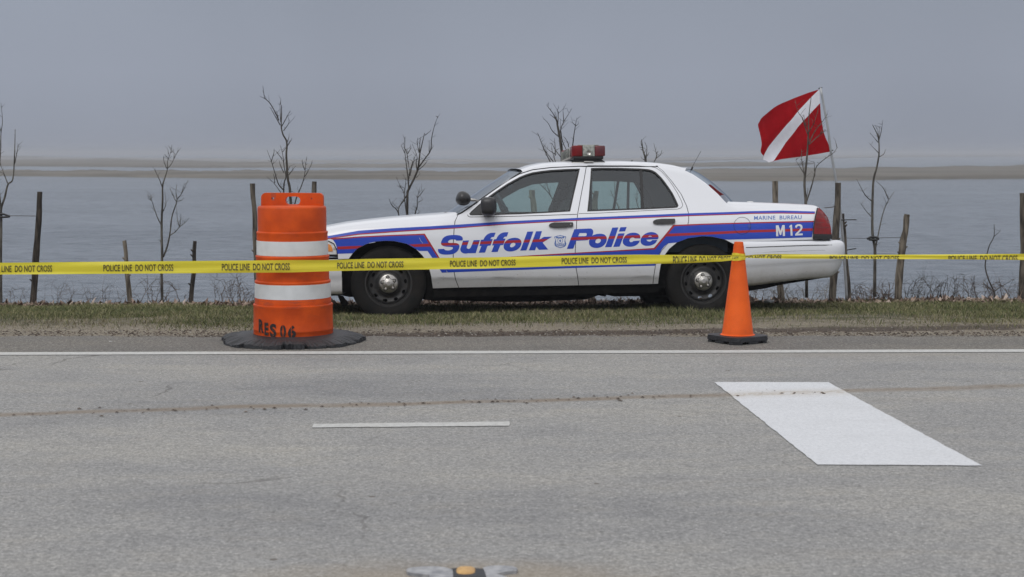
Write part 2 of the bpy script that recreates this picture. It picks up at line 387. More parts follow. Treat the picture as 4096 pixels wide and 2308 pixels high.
# asphalt
def asphalt(name, dark, mid, light, warm=.0):
    m = mat(name, mid, .88); t, b = nodes_of(m); tc = N(t, 'ShaderNodeTexCoord'); oc = tc.outputs['Object']
    f1 = noise(t, oc, 95, 3, .7); f2 = noise(t, oc, 40, 4, .7); big = noise(t, oc, .9, 6, .6, (.35, 1, 1)); mid_ = noise(t, oc, 5, 6, .7, (.5, 1, 1))
    ff = mth(t, 'ADD', mth(t, 'MULTIPLY', f1, .6), mth(t, 'MULTIPLY', f2, .4))
    c = rampn(t, ff, [(.35, dark), (.5, mid), (.67, light)])
    c = mixc(t, sstep(t, big, .25, .75), mixc(t, .5, c, (.55, .56, .60), 'MULTIPLY'), c) if False else c
    sh = rampn(t, big, [(.3, (.72, .73, .76)), (.5, (.95, .95, .95)), (.7, (1.10, 1.08, 1.03))]); c = mixc(t, 1.0, c, sh, 'MULTIPLY')
    sh = rampn(t, mid_, [(.3, (.86, .86, .87)), (.5, (1, 1, 1)), (.75, (1.06, 1.03, .98))]); c = mixc(t, 1.0, c, sh, 'MULTIPLY')
    v = N(t, 'ShaderNodeTexVoronoi'); v.inputs['Scale'].default_value = 26; t.links.new(oc, v.inputs['Vector'])
    spots = mth(t, 'LESS_THAN', v.outputs['Distance'], .13)
    c = mixc(t, mth(t, 'MULTIPLY', spots, .35), c, tuple(min(1, q * 1.5) for q in light))
    v2 = N(t, 'ShaderNodeTexVoronoi'); v2.inputs['Scale'].default_value = 2.3; t.links.new(oc, v2.inputs['Vector'])
    c = mixc(t, mth(t, 'MULTIPLY', mth(t, 'LESS_THAN', v2.outputs['Distance'], .035), .8), c, (.09, .075, .06))
    vc = N(t, 'ShaderNodeTexVoronoi'); vc.feature = 'DISTANCE_TO_EDGE'; vc.inputs['Scale'].default_value = .55
    wv_ = N(t, 'ShaderNodeVectorMath'); wv_.operation = 'MULTIPLY_ADD'; nzc = N(t, 'ShaderNodeTexNoise'); nzc.inputs['Scale'].default_value = 2.5; nzc.inputs['Detail'].default_value = 6; t.links.new(oc, nzc.inputs['Vector'])
    t.links.new(nzc.outputs['Color'], wv_.inputs[0]); wv_.inputs[1].default_value = (.5, .5, 0); t.links.new(oc, wv_.inputs[2]); t.links.new(wv_.outputs[0], vc.inputs['Vector'])
    crk = mth(t, 'MULTIPLY', mth(t, 'LESS_THAN', vc.outputs['Distance'], .0035), sstep(t, noise(t, oc, .6, 3), .50, .62)); c = mixc(t, mth(t, 'MULTIPLY', crk, .55), c, (.07, .065, .06))
    st = noise(t, oc, .7, 5, .6, (.12, 1, 1)); c = mixc(t, mth(t, 'MULTIPLY', sstep(t, st, .56, .72), .22), c, (.30, .25, .18))
    t.links.new(c, b.inputs['Base Color'])
    bp = N(t, 'ShaderNodeBump'); bp.inputs['Strength'].default_value = .6; bp.inputs['Distance'].default_value = .006
    t.links.new(ff, bp.inputs['Height']); t.links.new(bp.outputs[0], b.inputs['Normal'])
    return m, t, b, oc, c
M_ROAD, t, b, oc, c = asphalt('road_asphalt', (.135, .134, .131), (.262, .259, .252), (.44, .43, .415))
# sandy tyre track across the road: a thin band of sand and mud along a line
sp = N(t, 'ShaderNodeSeparateXYZ'); t.links.new(oc, sp.inputs[0])
A_, B_ = G(0, 1046 * 1.59), G(4096, 975 * 1.59)
sl = (B_.y - A_.y) / (B_.x - A_.x)
yl = mth(t, 'SUBTRACT', sp.outputs[1], mth(t, 'ADD', mth(t, 'MULTIPLY', sp.outputs[0], sl), A_.y - A_.x * sl))
yl = mth(t, 'ADD', yl, mth(t, 'MULTIPLY', mth(t, 'SUBTRACT', noise(t, oc, .5, 3), .5), .5))
dist = mth(t, 'ABSOLUTE', mth(t, 'ADD', yl, mth(t, 'MULTIPLY', mth(t, 'SUBTRACT', noise(t, oc, 6, 5, .7, (.35, 1, 1)), .5), .12)))
br = noise(t, oc, 2.4, 5, .7, (.5, 1, 1))
tr1 = mth(t, 'MULTIPLY', mth(t, 'SUBTRACT', 1.0, sstep(t, dist, .02, .11)), mth(t, 'ADD', .45, mth(t, 'MULTIPLY', sstep(t, br, .32, .62), .5)))
c = mixc(t, mth(t, 'MULTIPLY', tr1, .8), c, (.19, .145, .10))
tr2 = mth(t, 'MULTIPLY', mth(t, 'SUBTRACT', 1.0, sstep(t, dist, .0, .03)), mth(t, 'MULTIPLY', sstep(t, noise(t, oc, 14, 4, .7), .52, .6), .85))
c = mixc(t, tr2, c, (.085, .06, .042))
# rusty sand round the lane reflector
RP = G(1860, 2296); vd = N(t, 'ShaderNodeVectorMath'); vd.operation = 'SUBTRACT'; t.links.new(oc, vd.inputs[0]); vd.inputs[1].default_value = (RP.x, RP.y - .06, 0)
vm = N(t, 'ShaderNodeVectorMath'); vm.operation = 'MULTIPLY'; t.links.new(vd.outputs[0], vm.inputs[0]); vm.inputs[1].default_value = (.75, 2.2, 0)
vl = N(t, 'ShaderNodeVectorMath'); vl.operation = 'LENGTH'; t.links.new(vm.outputs[0], vl.inputs[0])
dd = mth(t, 'ADD', vl.outputs['Value'], mth(t, 'MULTIPLY', mth(t, 'SUBTRACT', noise(t, oc, 5, 5, .7), .5), .5))
c = mixc(t, mth(t, 'MULTIPLY', mth(t, 'SUBTRACT', 1.0, sstep(t, dd, .12, .70)), .5), c, (.25, .195, .13))
t.links.new(c, b.inputs['Base Color'])
M_SHOULDER, *_ = asphalt('shoulder_asphalt', (.058, .053, .047), (.140, .130, .115), (.36, .34, .31))
LA, LB = G(0, 1413), G(4096, 1401)          # far edge of the white edge line
lsl = (LB.y - LA.y) / (LB.x - LA.x); LY = lambda x, o=0: LA.y + (x - LA.x) * lsl + o
def sheet(name, f0, f1, z, m, x0=-60, x1=60, jag=0, step=None):
    xx = axis_pts([(x0, x1, step or (x1 - x0))]) if not jag else axis_pts([(x0, -8, 4), (-8, 8, .05), (8, x1, 4)])
    V = []
    for x in xx:
        j = (math.sin(x * 3.1) * .03 + math.sin(x * 11.3 + 1) * .02 + random.uniform(-1, 1) * .018) * jag
        V += [(x, f0(x), z), (x, f1(x) + j, z)]
    F = [(2 * i, 2 * i + 2, 2 * i + 3, 2 * i + 1) for i in range(len(xx) - 1)]
    return from_arrays(name, V, F, m)
tag(sheet('road', lambda x: -60, lambda x: LY(x, .02), .004, M_ROAD), kind='structure')
tag(sheet('road_shoulder', lambda x: LY(x, .02), lambda x: 12.25, .0035, M_SHOULDER, jag=1), kind='structure')
M_LINE = mat('road_paint_white', (.50, .50, .48), .75); t, b = nodes_of(M_LINE); tc = N(t, 'ShaderNodeTexCoord'); oc = tc.outputs['Object']
wv = noise(t, oc, 30, 6, .8); c = rampn(t, wv, [(.30, (.27, .27, .26)), (.42, (.42, .42, .405)), (.62, (.52, .52, .505))])
c = mixc(t, mth(t, 'MULTIPLY', sstep(t, noise(t, oc, 3, 5, .7), .5, .75), .35), c, (.42, .41, .38)); t.links.new(c, b.inputs['Base Color'])
M_BAR = mat('fresh_road_paint', (.70, .71, .73), .65); t, b = nodes_of(M_BAR); tc = N(t, 'ShaderNodeTexCoord'); oc = tc.outputs['Object']
c = rampn(t, noise(t, oc, 70, 4, .7), [(.3, (.47, .48, .50)), (.6, (.62, .63, .65))])
sp = N(t, 'ShaderNodeSeparateXYZ'); t.links.new(oc, sp.inputs[0])
yl = mth(t, 'SUBTRACT', sp.outputs[1], mth(t, 'ADD', mth(t, 'MULTIPLY', sp.outputs[0], sl), A_.y - A_.x * sl - .01))
dist = mth(t, 'ABSOLUTE', mth(t, 'ADD', yl, mth(t, 'MULTIPLY', mth(t, 'SUBTRACT', noise(t, oc, 9, 5, .7), .5), .12)))
dirtb = mth(t, 'MULTIPLY', mth(t, 'SUBTRACT', 1.0, sstep(t, dist, .02, .09)), sstep(t, noise(t, oc, 22, 5, .7), .42, .56))
c = mixc(t, mth(t, 'MULTIPLY', dirtb, .7), c, (.33, .27, .20)); c = mixc(t, mth(t, 'MULTIPLY', mth(t, 'SUBTRACT', 1.0, sstep(t, dist, .05, .22)), .35), c, (.45, .41, .35)); c = mixc(t, mth(t, 'MULTIPLY', sstep(t, noise(t, oc, 2.2, 6, .7, (.5, 1, 1)), .48, .72), .28), c, (.42, .42, .42)); t.links.new(c, b.inputs['Base Color'])
tag(sheet('edge_line', lambda x: LY(x, -.155), lambda x: LY(x, 0), .008, M_LINE, step=None), kind='structure')
def ground_poly(name, px, z, m, wob=0):
    pts = [G(u, v, z) for u, v in px]; n = len(pts); V = []
    for i in range(n):
        a, b_ = pts[i], pts[(i + 1) % n]; k = max(1, int((b_ - a).length / .06))
        for j in range(k):
            p = a.lerp(b_, j / k); V.append((p.x + random.uniform(-wob, wob), p.y + random.uniform(-wob, wob), z))
    return tag(from_arrays(name, V, [tuple(range(len(V)))], m), kind='structure')
S_ = 1.59006
ground_poly('lane_line', [(783 * S_, 1075 * S_), (1281 * S_, 1071 * S_), (1281 * S_, 1060 * S_), (790 * S_, 1066 * S_)], .008, M_LINE, .006)
ground_poly('road_bar_marking', [(1797 * S_, 961 * S_), (2083 * S_, 961 * S_), (2470 * S_, 1171 * S_), (2056 * S_, 1168 * S_)][::-1], .008, M_BAR, .0035)

# water
M_WATER = mat('bay_water', (.125, .150, .185), .14, spec=.5); t, b = nodes_of(M_WATER); tc = N(t, 'ShaderNodeTexCoord'); oc = tc.outputs['Object']
b.inputs['IOR'].default_value = 1.33
n1 = noise(t, oc, 2.2, 6, .62, (.45, 1, 1)); n2 = noise(t, oc, .25, 4, .6, (.3, 1, 1)); n3 = noise(t, oc, 9, 3, .6, (.5, 1, 1))
hh = mth(t, 'ADD', mth(t, 'MULTIPLY', n1, .6), mth(t, 'ADD', mth(t, 'MULTIPLY', n2, 1.2), mth(t, 'MULTIPLY', n3, .12)))
bp = N(t, 'ShaderNodeBump'); bp.inputs['Strength'].default_value = .9; bp.inputs['Distance'].default_value = .8
t.links.new(hh, bp.inputs['Height']); t.links.new(bp.outputs[0], b.inputs['Normal'])
wc = mth(t, 'ADD', mth(t, 'MULTIPLY', noise(t, oc, 1.9, 6, .8, (.55, 1, 1)), .8), mth(t, 'MULTIPLY', noise(t, oc, .12, 5, .6, (.25, 1, 1)), .2))
t.links.new(rampn(t, wc, [(.38, (.070, .085, .108)), (.5, (.15, .18, .215)), (.62, (.22, .25, .29))]), b.inputs['Base Color'])  # pale and dark streaks paint the ripples' reflections into the colour
WZ = -1.0
V = [(-3000, 18.2, WZ), (3000, 18.2, WZ), (3000, 4000, WZ), (-3000, 4000, WZ)]
tag(from_arrays('water', V, [(0, 1, 2, 3)], M_WATER), kind='structure')
M_SHORE = mat('far_shore_hazed', (.20, .197, .20), 1, c2=(.23, .225, .225), scale=.05)  # distance haze put into the pale grey base colour
M_FMARSH = mat('far_marsh_grass', (.115, .106, .093), 1, c2=(.16, .15, .135), scale=.08, stretch=(.25, 1, 1))  # lighter than the near marsh: haze put into the grass colour
# low marsh flats across the bay
M_MARSH = mat('marsh_grass', (.088, .080, .066), 1, c2=(.145, .132, .112), scale=.12, lo=.35, hi=.6, stretch=(.25, 1, 1))
def marsh(name, front, back, hgt, seed, mm=None):
    rg = random.Random(seed); V, F = [], []
    x0 = min(front[0][0], back[0][0]); x1 = max(front[-1][0], back[-1][0]); n = 420; rows = 7; st = []
    a = [rg.uniform(0, 6) for _ in range(12)]
    for i in range(n + 1):
        u = x0 + (x1 - x0) * i / n
        wob = sum(math.sin(u * .003 * (k + 1) ** 1.5 + a[k]) / (k + 1) for k in range(8))
        f = lin(u, front); bk = lin(u, back)
        yf = G(u, f, WZ).y * (1 + .008 * wob); yb = max(yf * 1.002, G(u, bk, WZ + hgt).y)
        fade = min(1, (f - bk) / 8) if f > bk else 0
        for r_ in range(rows):
            k = r_ / (rows - 1); y = yf + (yb - yf) * k ** 1.3
            z = WZ - .05 if r_ == 0 else WZ + .25 * hgt if r_ == 1 and False else WZ + hgt * fade * (min(1, .45 + k * .9)) + rg.uniform(-1, 1) * .05 * hgt
            if r_ == rows - 1: z += hgt * .22 * rg.random() + hgt * .15 * math.sin(u * .02 + a[5])
            if r_ == 1: y = yf + .6; z = WZ + hgt * .5 * fade
            d = ray(u, 700); V.append((d.x / d.y * y, y, z))
    for i in range(n):
        for r_ in range(rows - 1):
            q = i * rows + r_; F.append((q, q + rows, q + rows + 1, q + 1))
    k = len(V)      # back wall down into the water
    for i in range(n + 1): V.append((V[i * rows + rows - 1][0], V[i * rows + rows - 1][1] + .5, WZ - .1))
    for i in range(n): F.append((i * rows + rows - 1, (i + 1) * rows + rows - 1, k + i + 1, k + i))
    return tag(from_arrays(name, V, F, mm or M_MARSH, smooth=True), kind='structure')
marsh('marsh', [(-900, 700), (0, 704), (700, 711), (1500, 717), (1750, 719), (2900, 723), (3200, 723), (3550, 720), (3700, 716), (4096, 716), (5000, 716)],
      [(-900, 676), (0, 681), (900, 684), (1300, 683), (2000, 685), (2700, 680), (3000, 674), (3300, 672), (3700, 668), (4096, 661), (5000, 655)], .45, 3)
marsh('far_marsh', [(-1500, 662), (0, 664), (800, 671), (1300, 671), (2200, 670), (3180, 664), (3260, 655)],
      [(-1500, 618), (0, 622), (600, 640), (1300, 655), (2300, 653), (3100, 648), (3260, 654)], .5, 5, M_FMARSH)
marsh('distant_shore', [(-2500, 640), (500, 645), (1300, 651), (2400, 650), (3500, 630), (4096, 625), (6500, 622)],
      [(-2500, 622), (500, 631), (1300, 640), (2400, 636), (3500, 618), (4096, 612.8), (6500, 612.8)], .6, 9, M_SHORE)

# ------------------------------------------------------------------ CAR
YAW, ROLL = R(5.4), R(3.5)
WB = 1.456
Rm = Matrix.Rotation(YAW, 3, 'Z') @ Matrix.Rotation(-ROLL, 3, 'X')
anchor_l = Vector((0, -.93, .343)); anchor_w = Vector((.306, 14.36, .272))
org = anchor_w - Rm @ anchor_l
CARM = Matrix.Translation(org) @ Rm.to_4x4(); RmT = Rm.transposed()
CO = RmT @ (Vector((0, 0, CAMZ)) - org)
car = empty('police_car'); car.matrix_world = CARM
tag(car, 'white police sedan with blue and red stripes parked on the grass verge behind the tape', 'police car')

PT = [(.10, .83), (.17, .868), (.25, .908), (.36, .956), (.385, .974), (.45, .985), (.55, .990), (.65, .989), (.75, .981), (.84, .962), (.90, .940),
      (.95, .912), (1.0, .880), (1.1, .818), (1.2, .758), (1.3, .700), (1.38, .655), (1.46, .61)]
PX = np.array([p[0] for p in PT]); PY = np.array([p[1] for p in PT])
_zz = np.linspace(.05, 1.5, 600); _pp = np.interp(_zz, PX, PY)
_k = np.exp(-np.linspace(-2, 2, 15) ** 2); _k /= _k.sum()
_ps = np.convolve(np.pad(_pp, 7, mode='edge'), _k, 'valid')
_kc = np.exp(-np.linspace(-2, 2, 5) ** 2); _kc /= _kc.sum(); _pc = np.convolve(np.pad(_pp, 2, mode='edge'), _kc, 'valid')
_ps = np.where((_zz > .33) & (_zz < .42), _pc, _ps)
_ps = list(_ps); _z0, _dz = _zz[0], _zz[1] - _zz[0]
def prof(z):
    q = min(max((z - _z0) / _dz, 0), 598.99); i = int(q); f = q - i; return _ps[i] * (1 - f) + _ps[i + 1] * f
def H0(x, z):
    h = prof(z)
    if x < -1.5: a = (-1.5 - x) / 1.0; h -= .17 * a ** 2.6
    if x > 1.4: a = (x - 1.4) / 1.3; h -= .11 * a ** 2.4
    return h
def car_px(u, v, off=0, side=-1, Hf=None):
    d = RmT @ ray(u, v); Hf = Hf or H0; x, z = 0, .7
    for _ in range(8):
        y = side * (max(.05, Hf(x, z)) + off); t_ = (y - CO.y) / d.y; x = CO.x + d.x * t_; z = CO.z + d.z * t_
    return x, z
def CPX(pts, **k): return [car_px(u, v, **k) for u, v in pts]
ZE_PX = [(1105, 1000), (1120, 975), (1150, 958), (1200, 942), (1250, 932), (1311, 921), (1380, 908), (1466, 897), (1551, 888), (1662, 878), (1778, 870), (1832, 862),
         (1910, 808), (1985, 755), (2055, 709), (2090, 687), (2125, 674), (2175, 664), (2230, 660), (2300, 657), (2407, 655), (2500, 656), (2600, 660), (2650, 664), (2700, 671),
         (2740, 681), (2775, 698), (2825, 733), (2875, 778), (2906, 812), (2925, 819), (3000, 821), (3050, 822), (3175, 827), (3240, 830), (3275, 834), (3292, 845), (3308, 868), (3320, 890)]
ZE = CPX(ZE_PX)
_zx = np.array([p[0] for p in ZE]); _zv = np.array([p[1] for p in ZE])
_gx = np.linspace(_zx[0], _zx[-1], 900); _gz = np.interp(_gx, _zx, _zv)
_k2 = np.exp(-np.linspace(-2, 2, 13) ** 2); _k2 /= _k2.sum(); _gs = np.convolve(np.pad(_gz, 6, mode='edge'), _k2, 'valid')
_gx0, _gdx = _gx[0], _gx[1] - _gx[0]; _gs = list(_gs)
def ze(x):
    q = min(max((x - _gx0) / _gdx, 0), 898.99); i = int(q); f = q - i; return _gs[i] * (1 - f) + _gs[i + 1] * f
X_COWL, X_HDR, X_BL, X_DECK, X_TAIL, X_NOSE = (car_px(u, v)[0] for u, v in ((1832, 862), (2090, 687), (2742, 681), (2910, 815), (3262, 850), (1112, 990)))
def rad_at(x):
    return lin(x, [(X_COWL - .25, .10), (X_COWL + .05, .03), (X_HDR - .15, .03), (X_HDR + .1, .05), (X_BL - .1, .05), (X_BL + .15, .03), (X_DECK - .05, .03), (X_DECK + .30, .10)])
def Hf(x, z):
    h = H0(x, z); r = rad_at(x); d = ze(x) - z
    if d < r:
        q = min(1, max(0, (r - d) / r)) * .75
        h -= r * (1 - math.sqrt(max(0, 1 - q * q))) * 1.0
    return h
def side_depth(off=0, side=-1): return lambda x, z: side * (Hf(x, z) + off)
def panel(name, loops, m, off=0, parent=car, rim=.02, side=-1, g=(.05, .03), matfun=None):
    bm = bm_poly(loops); grid_cut(bm, *g)
    return drape(name, bm, side_depth(off, side), m, parent, rim=rim, sgn=-side if False else (1 if side < 0 else -1), matfun=matfun)
def zecurve(x0, x1, n=40, dz_=0.0): return [(x0 + (x1 - x0) * i / n, ze(x0 + (x1 - x0) * i / n) + dz_) for i in range(n + 1)]
ARCH_F = [(1375, 1084), (1380, 1065), (1395, 1035), (1410, 1014), (1430, 994), (1465, 976), (1502, 966), (1540, 963), (1577, 964), (1627, 975), (1665, 997), (1690, 1022), (1706, 1045), (1715, 1067), (1725, 1105), (1732, 1153)]
ARCH_R = [(2632, 1135), (2637, 1092), (2642, 1062), (2660, 1018), (2677, 995), (2707, 970), (2752, 953), (2810, 945), (2850, 947), (2900, 958), (2936, 976), (2958, 998), (2972, 1022)]
SEAM1 = [(1832, 860), (1820, 885), (1816, 922), (1813, 980), (1813, 1030), (1817, 1092), (1822, 1117), (1835, 1150)]
SEAMB = [(2345, 668), (2337, 715), (2312, 848), (2307, 885), (2305, 922), (2301, 1005), (2304, 1070), (2315, 1141)]
SEAM3U = [(2632, 668), (2650, 682), (2687, 725), (2725, 777), (2747, 825), (2755, 857), (2755, 880), (2751, 902), (2740, 917), (2715, 940), (2690, 958)]
DTOP_F = [(1850, 853), (1900, 818), (1955, 777), (2030, 724), (2080, 697), (2130, 681), (2205, 672), (2318, 667), (2345, 667)]
WIN_F = Z(4, 1780, 560, [(392, 1180), (420, 1145), (560, 1020), (700, 905), (850, 800), (1000, 700), (1200, 590), (1300, 550), (1400, 520), (1550, 497), (1700, 480), (1950, 466), (2155, 460), (2110, 660), (2060, 870), (2000, 1140), (1600, 1165), (1200, 1185), (800, 1196), (440, 1203), (405, 1200)])
WIN_R = Z(4, 2300, 560, [(258, 450), (450, 446), (700, 448), (1050, 458), (1180, 470), (1240, 488), (1290, 515), (1380, 600), (1440, 675), (1500, 760), (1560, 850), (1600, 930), (1640, 1015), (1652, 1050), (1635, 1078), (1560, 1086), (1100, 1107), (700, 1122), (200, 1140), (225, 900), (245, 650)])
gap = .0034
def L2(px, dx=0, dz_=0): return [(x + dx, z + dz_) for x, z in CPX(px)]
archf = L2(ARCH_F); archr = L2(ARCH_R)
seam1 = L2(SEAM1); seamb = L2(SEAMB); seam3 = L2(SEAM3U)
sh = lambda pts, dx, dz_=0: [(x + dx, z + dz_) for x, z in pts]
x_nose = X_NOSE; zb_f = car_px(1350, 1036)[1]
xh = car_px(1350, 1000)[0]; zh0 = car_px(1340, 1018)[1]; zh1 = car_px(1330, 960)[1]
fender = zecurve(x_nose, seam1[0][0] - gap, 60)[::-1] + [(x_nose, zh1 + .01), (xh - .10, zh1 + .004), (xh - .03, zh1 - .03), (xh, zh0 + .04), (xh + .004, zh0 - .01), (xh + .006, zb_f)] + archf[2:] + [(seam1[-1][0] - gap, seam1[-1][1])] + sh(seam1, -gap)[::-1][1:-1]
doorF = sh(seam1, gap) + sh(seamb, -gap)[::-1] + L2(DTOP_F)[::-1][1:]
wr_low = L2([(2612, 1135.5), (2616, 1100), (2622, 1062)])
doorR = sh(seamb, gap) + [(wr_low[0][0] - gap, wr_low[0][1])] + [(wr_low[1][0] - gap, wr_low[1][1]), (wr_low[2][0] - gap, wr_low[2][1])]
doorR += L2([(2630, 1035), (2645, 1005), (2668, 978)], -gap) + sh(seam3, -gap)[::-1] + L2([(2560, 668), (2450, 668)])
rail_low = L2([(1848, 851), (1900, 814), (1955, 773), (2030, 720), (2080, 693), (2130, 677), (2205, 668), (2318, 663), (2345, 663), (2450, 663.5), (2560, 664), (2625, 664.5)])
x3 = rail_low[-1][0]
rail = zecurve(seam1[0][0] + gap, x3, 80)[::-1] + rail_low[0:] if False else zecurve(rail_low[0][0] - .012, x3, 90)[::-1] + rail_low
x_tail = X_TAIL
zq = L2([(2986, 967), (3100, 963), (3262, 958)])
LAMP = Z(4, 2800, 780, [(1893, 203), (1925, 210), (1965, 245), (2005, 292), (2045, 345), (2070, 400), (2088, 500), (2095, 600), (2100, 628), (1810, 622), (1815, 540), (1830, 400), (1845, 330), (1862, 275)])
lamp = L2(LAMP)
x_end = car_px(3318, 930)[0]
quarter = zecurve(seam3[0][0] + gap, x_end, 110)[::-1] + sh(seam3, gap) + L2([(2668, 978), (2645, 1005), (2630, 1035), (2622, 1062), (2616, 1100), (2612, 1135.5)], gap) + archr[:-1] + L2([(2955, 968)]) + zq[0:] + [(x_end, zq[-1][1])]
PARTS = {}
for side in (-1, 1):
    PARTS['ff', side] = panel('front_fender', [(fender, [])], M_PAINT, side=side)
    dF = panel('front_door', [(doorF, [L2(WIN_F)])], M_PAINT, side=side); dR = panel('rear_door', [(doorR, [L2(WIN_R)])], M_PAINT, side=side)
    panel('roof_rail', [(rail, [])], M_PAINT, side=side); PARTS['q', side] = panel('quarter_panel', [(quarter, [])], M_PAINT, side=side)
    PARTS['df', side] = dF; PARTS['dr', side] = dR
    # black gaskets and glass
    for door, win, px in ((dF, WIN_F, 5.0), (dR, WIN_R, 5.5)):
        W0 = L2(win); W1 = inset(W0, px / 434)
        panel('window_frame', [(inset(W0, -.002), [W1])], M_RUB, off=.001, parent=door, rim=.03, side=side, g=(.05, .05))
        bmg = bm_poly([(inset(W0, px / 434 - .006), [])]); grid_cut(bmg, .08, .05)
        drape('window_glass', bmg, side_depth(-.012, side), M_GLASS, door, sgn=1 if side < 0 else -1)
    bar = L2(Z(4, 2300, 560, [(1035, 460), (1080, 465), (1092, 800), (1105, 1107), (1058, 1108), (1050, 800)]))
    panel('window_divider', [(bar, [])], M_RUB, off=-.002, parent=dR, rim=.02, side=side, g=(.1, .05))
    # thin dark reveal under the windows
    for door, pts in ((dF, [(361, 1195), (372, 1222), (400, 1231), (900, 1226), (1500, 1208), (2112, 1188)]), ):
        panel('belt_trim', [(strip_poly(L2(Z(4, 1780, 560, pts)), .0055), [])], M_RUB, off=.0015, parent=door, rim=0, side=side)
    panel('belt_trim', [(strip_poly(L2(Z(4, 2300, 560, [(60, 1178), (400, 1168), (900, 1142), (1500, 1112), (1640, 1106), (1690, 1090), (1718, 1060), (1722, 1030), (1700, 970), (1640, 850), (1560, 720), (1470, 600), (1380, 500), (1290, 440), (1200, 425), (1000, 410), (700, 405), (200, 405)])), .004), [])], M_RUB, off=.0015, parent=dR, rim=0, side=side)
    # inner shell so that the seams are dark
    inner = [(x_nose + .05, zh0)] + sh(archf[2:-1], 0, .012) + L2([(1740, 1160), (2300, 1150), (2610, 1140)]) + sh(archr[2:-1], 0, .012) + [(x_end - .04, zq[-1][1]), (x_end - .04, ze(x_end - .04) - .03)] + zecurve(x_nose + .1, x_end - .1, 100, -.035)[::-1]
    W_IN = (inset(L2(WIN_F), -.004), inset(L2(WIN_R), -.004))
    bmi = bm_poly([(inner, list(W_IN))]); grid_cut(bmi, .12, .08)
    drape('inner_shell', bmi, side_depth(-.022, side), M_UNDER, car, sgn=1 if side < 0 else -1)
# cabin trim with smaller openings (seen across the cabin through the near glass)
FAR_F = Z(4, 1780, 560, [(700, 1150), (740, 1060), (830, 1000), (1000, 895), (1200, 785), (1400, 712), (1600, 690), (1850, 678), (1950, 682), (1975, 695), (1960, 790), (1870, 1150)])
FAR_R = Z(4, 2300, 560, [(272, 1110), (278, 662), (500, 659), (700, 662), (1040, 690), (1105, 745), (1160, 815), (1220, 930), (1275, 1090), (1275, 1110)])
def far_local(px): return [car_px(u, v, side=1, off=-.05) for u, v in px]
trim_out = zecurve(X_COWL + .05, X_DECK - .02, 60, -.03)[::-1] + L2([(1870, 858), (2100, 862), (2500, 855), (2880, 830)])
for side in (-1, 1):
    holes = [far_local(FAR_F), far_local(FAR_R)] if side > 0 else [inset(L2(WIN_F), .002), inset(L2(WIN_R), .002)]
    bmi = bm_poly([(trim_out, holes)]); grid_cut(bmi, .12, .08)
    drape('cabin_trim', bmi, side_depth(-.05, side), M_CAB, car, sgn=-1 if side < 0 else 1)
fb = far_local(Z(4, 2300, 560, [(835, 650), (876, 655), (868, 1110), (822, 1112)]))
bmi = bm_poly([(fb, [])]); drape('far_window_bar', bmi, side_depth(-.05, 1), M_CAB, car, sgn=-1)

# top surfaces
def top_surface(name, x0f, x1f, crown, k_, m, nxs=60, nys=25, zoff=0, parent=car, yin=0.0, bulge0=0, bulge1=0):
    V, F = [], []; ws = [math.sin(math.pi / 2 * (-1 + 2 * j / (nys - 1))) for j in range(nys)]
    for i in range(nxs + 1):
        for wj in ws:
            x0 = x0f - bulge0 * (1 - wj * wj) ; x1 = x1f + bulge1 * (1 - wj * wj)
            x = x0 + (x1 - x0) * i / nxs; xe = min(max(x, x0f), x1f)
            e_ = ze(xe); h = Hf(xe, e_ - .0005) - yin; s = h * (1 - abs(wj))
            z = e_ + k_ * (1 - math.exp(-s / (k_ + 1e-6))) + crown * (1 - wj * wj) + zoff
            if x < x0f or x > x1f:  # continue the end slope a little
                z -= 0
            V.append((x, wj * h, z))
    for i in range(nxs):
        for j in range(nys - 1):
            q = i * nys + j; F.append((q, q + nys, q + nys + 1, q + 1))
    return from_arrays(name, V, F, m, parent, smooth=True)
BF, BR = .13, .20
top_surface('hood', x_nose, X_COWL, .035, .030, M_PAINT, bulge1=-.11)
roof = top_surface('roof', X_HDR, X_BL, .035, .022, M_PAINT, bulge0=.07, bulge1=.12)
top_surface('headliner', X_HDR + .02, X_BL - .02, .030, .02, M_CAB, zoff=-.035, yin=.03)
top_surface('trunk_lid', X_DECK, x_end - .001, .018, .030, M_PAINT, bulge0=-.16)
def window_surface(name, xa, xb, b0, b1, c0, c1, m, inseta=.012):
    V, F = [], []; n, k = 24, 21
    for i in range(n + 1):
        t_ = i / n; x = xa + (xb - xa) * t_; z = ze(x) - .004; h = Hf(x, z - .002) - inseta
        B = b0 + (b1 - b0) * t_; Cc = c0 + (c1 - c0) * t_; sg = -1 if xa < 0 else 1
        for j in range(k + 1):
            wv_ = -1 + 2 * j / k; V.append((x + sg * B * (1 - wv_ * wv_), wv_ * h, z + Cc * (1 - wv_ * wv_)))
    for i in range(n):
        for j in range(k): q = i * (k + 1) + j; F.append((q, q + k + 1, q + k + 2, q + 1))
    return from_arrays(name, V, F, m, car, smooth=True)
window_surface('windshield', X_COWL + .02, X_HDR + .01, .10, .065, .02, .045, M_WS)
window_surface('rear_window', X_DECK - .01, X_BL - .005, .235, .165, .02, .045, M_BACK)
# black windshield seal along both pillars
for side in (-1, 1):
    pts = [Vector((x, side * (Hf(x, ze(x) - .001) - .008), ze(x) + .002)) for x in np.linspace(X_COWL - .01, X_HDR, 20)]
    tube('windshield_seal', pts, .007, M_RUB, car, 6)
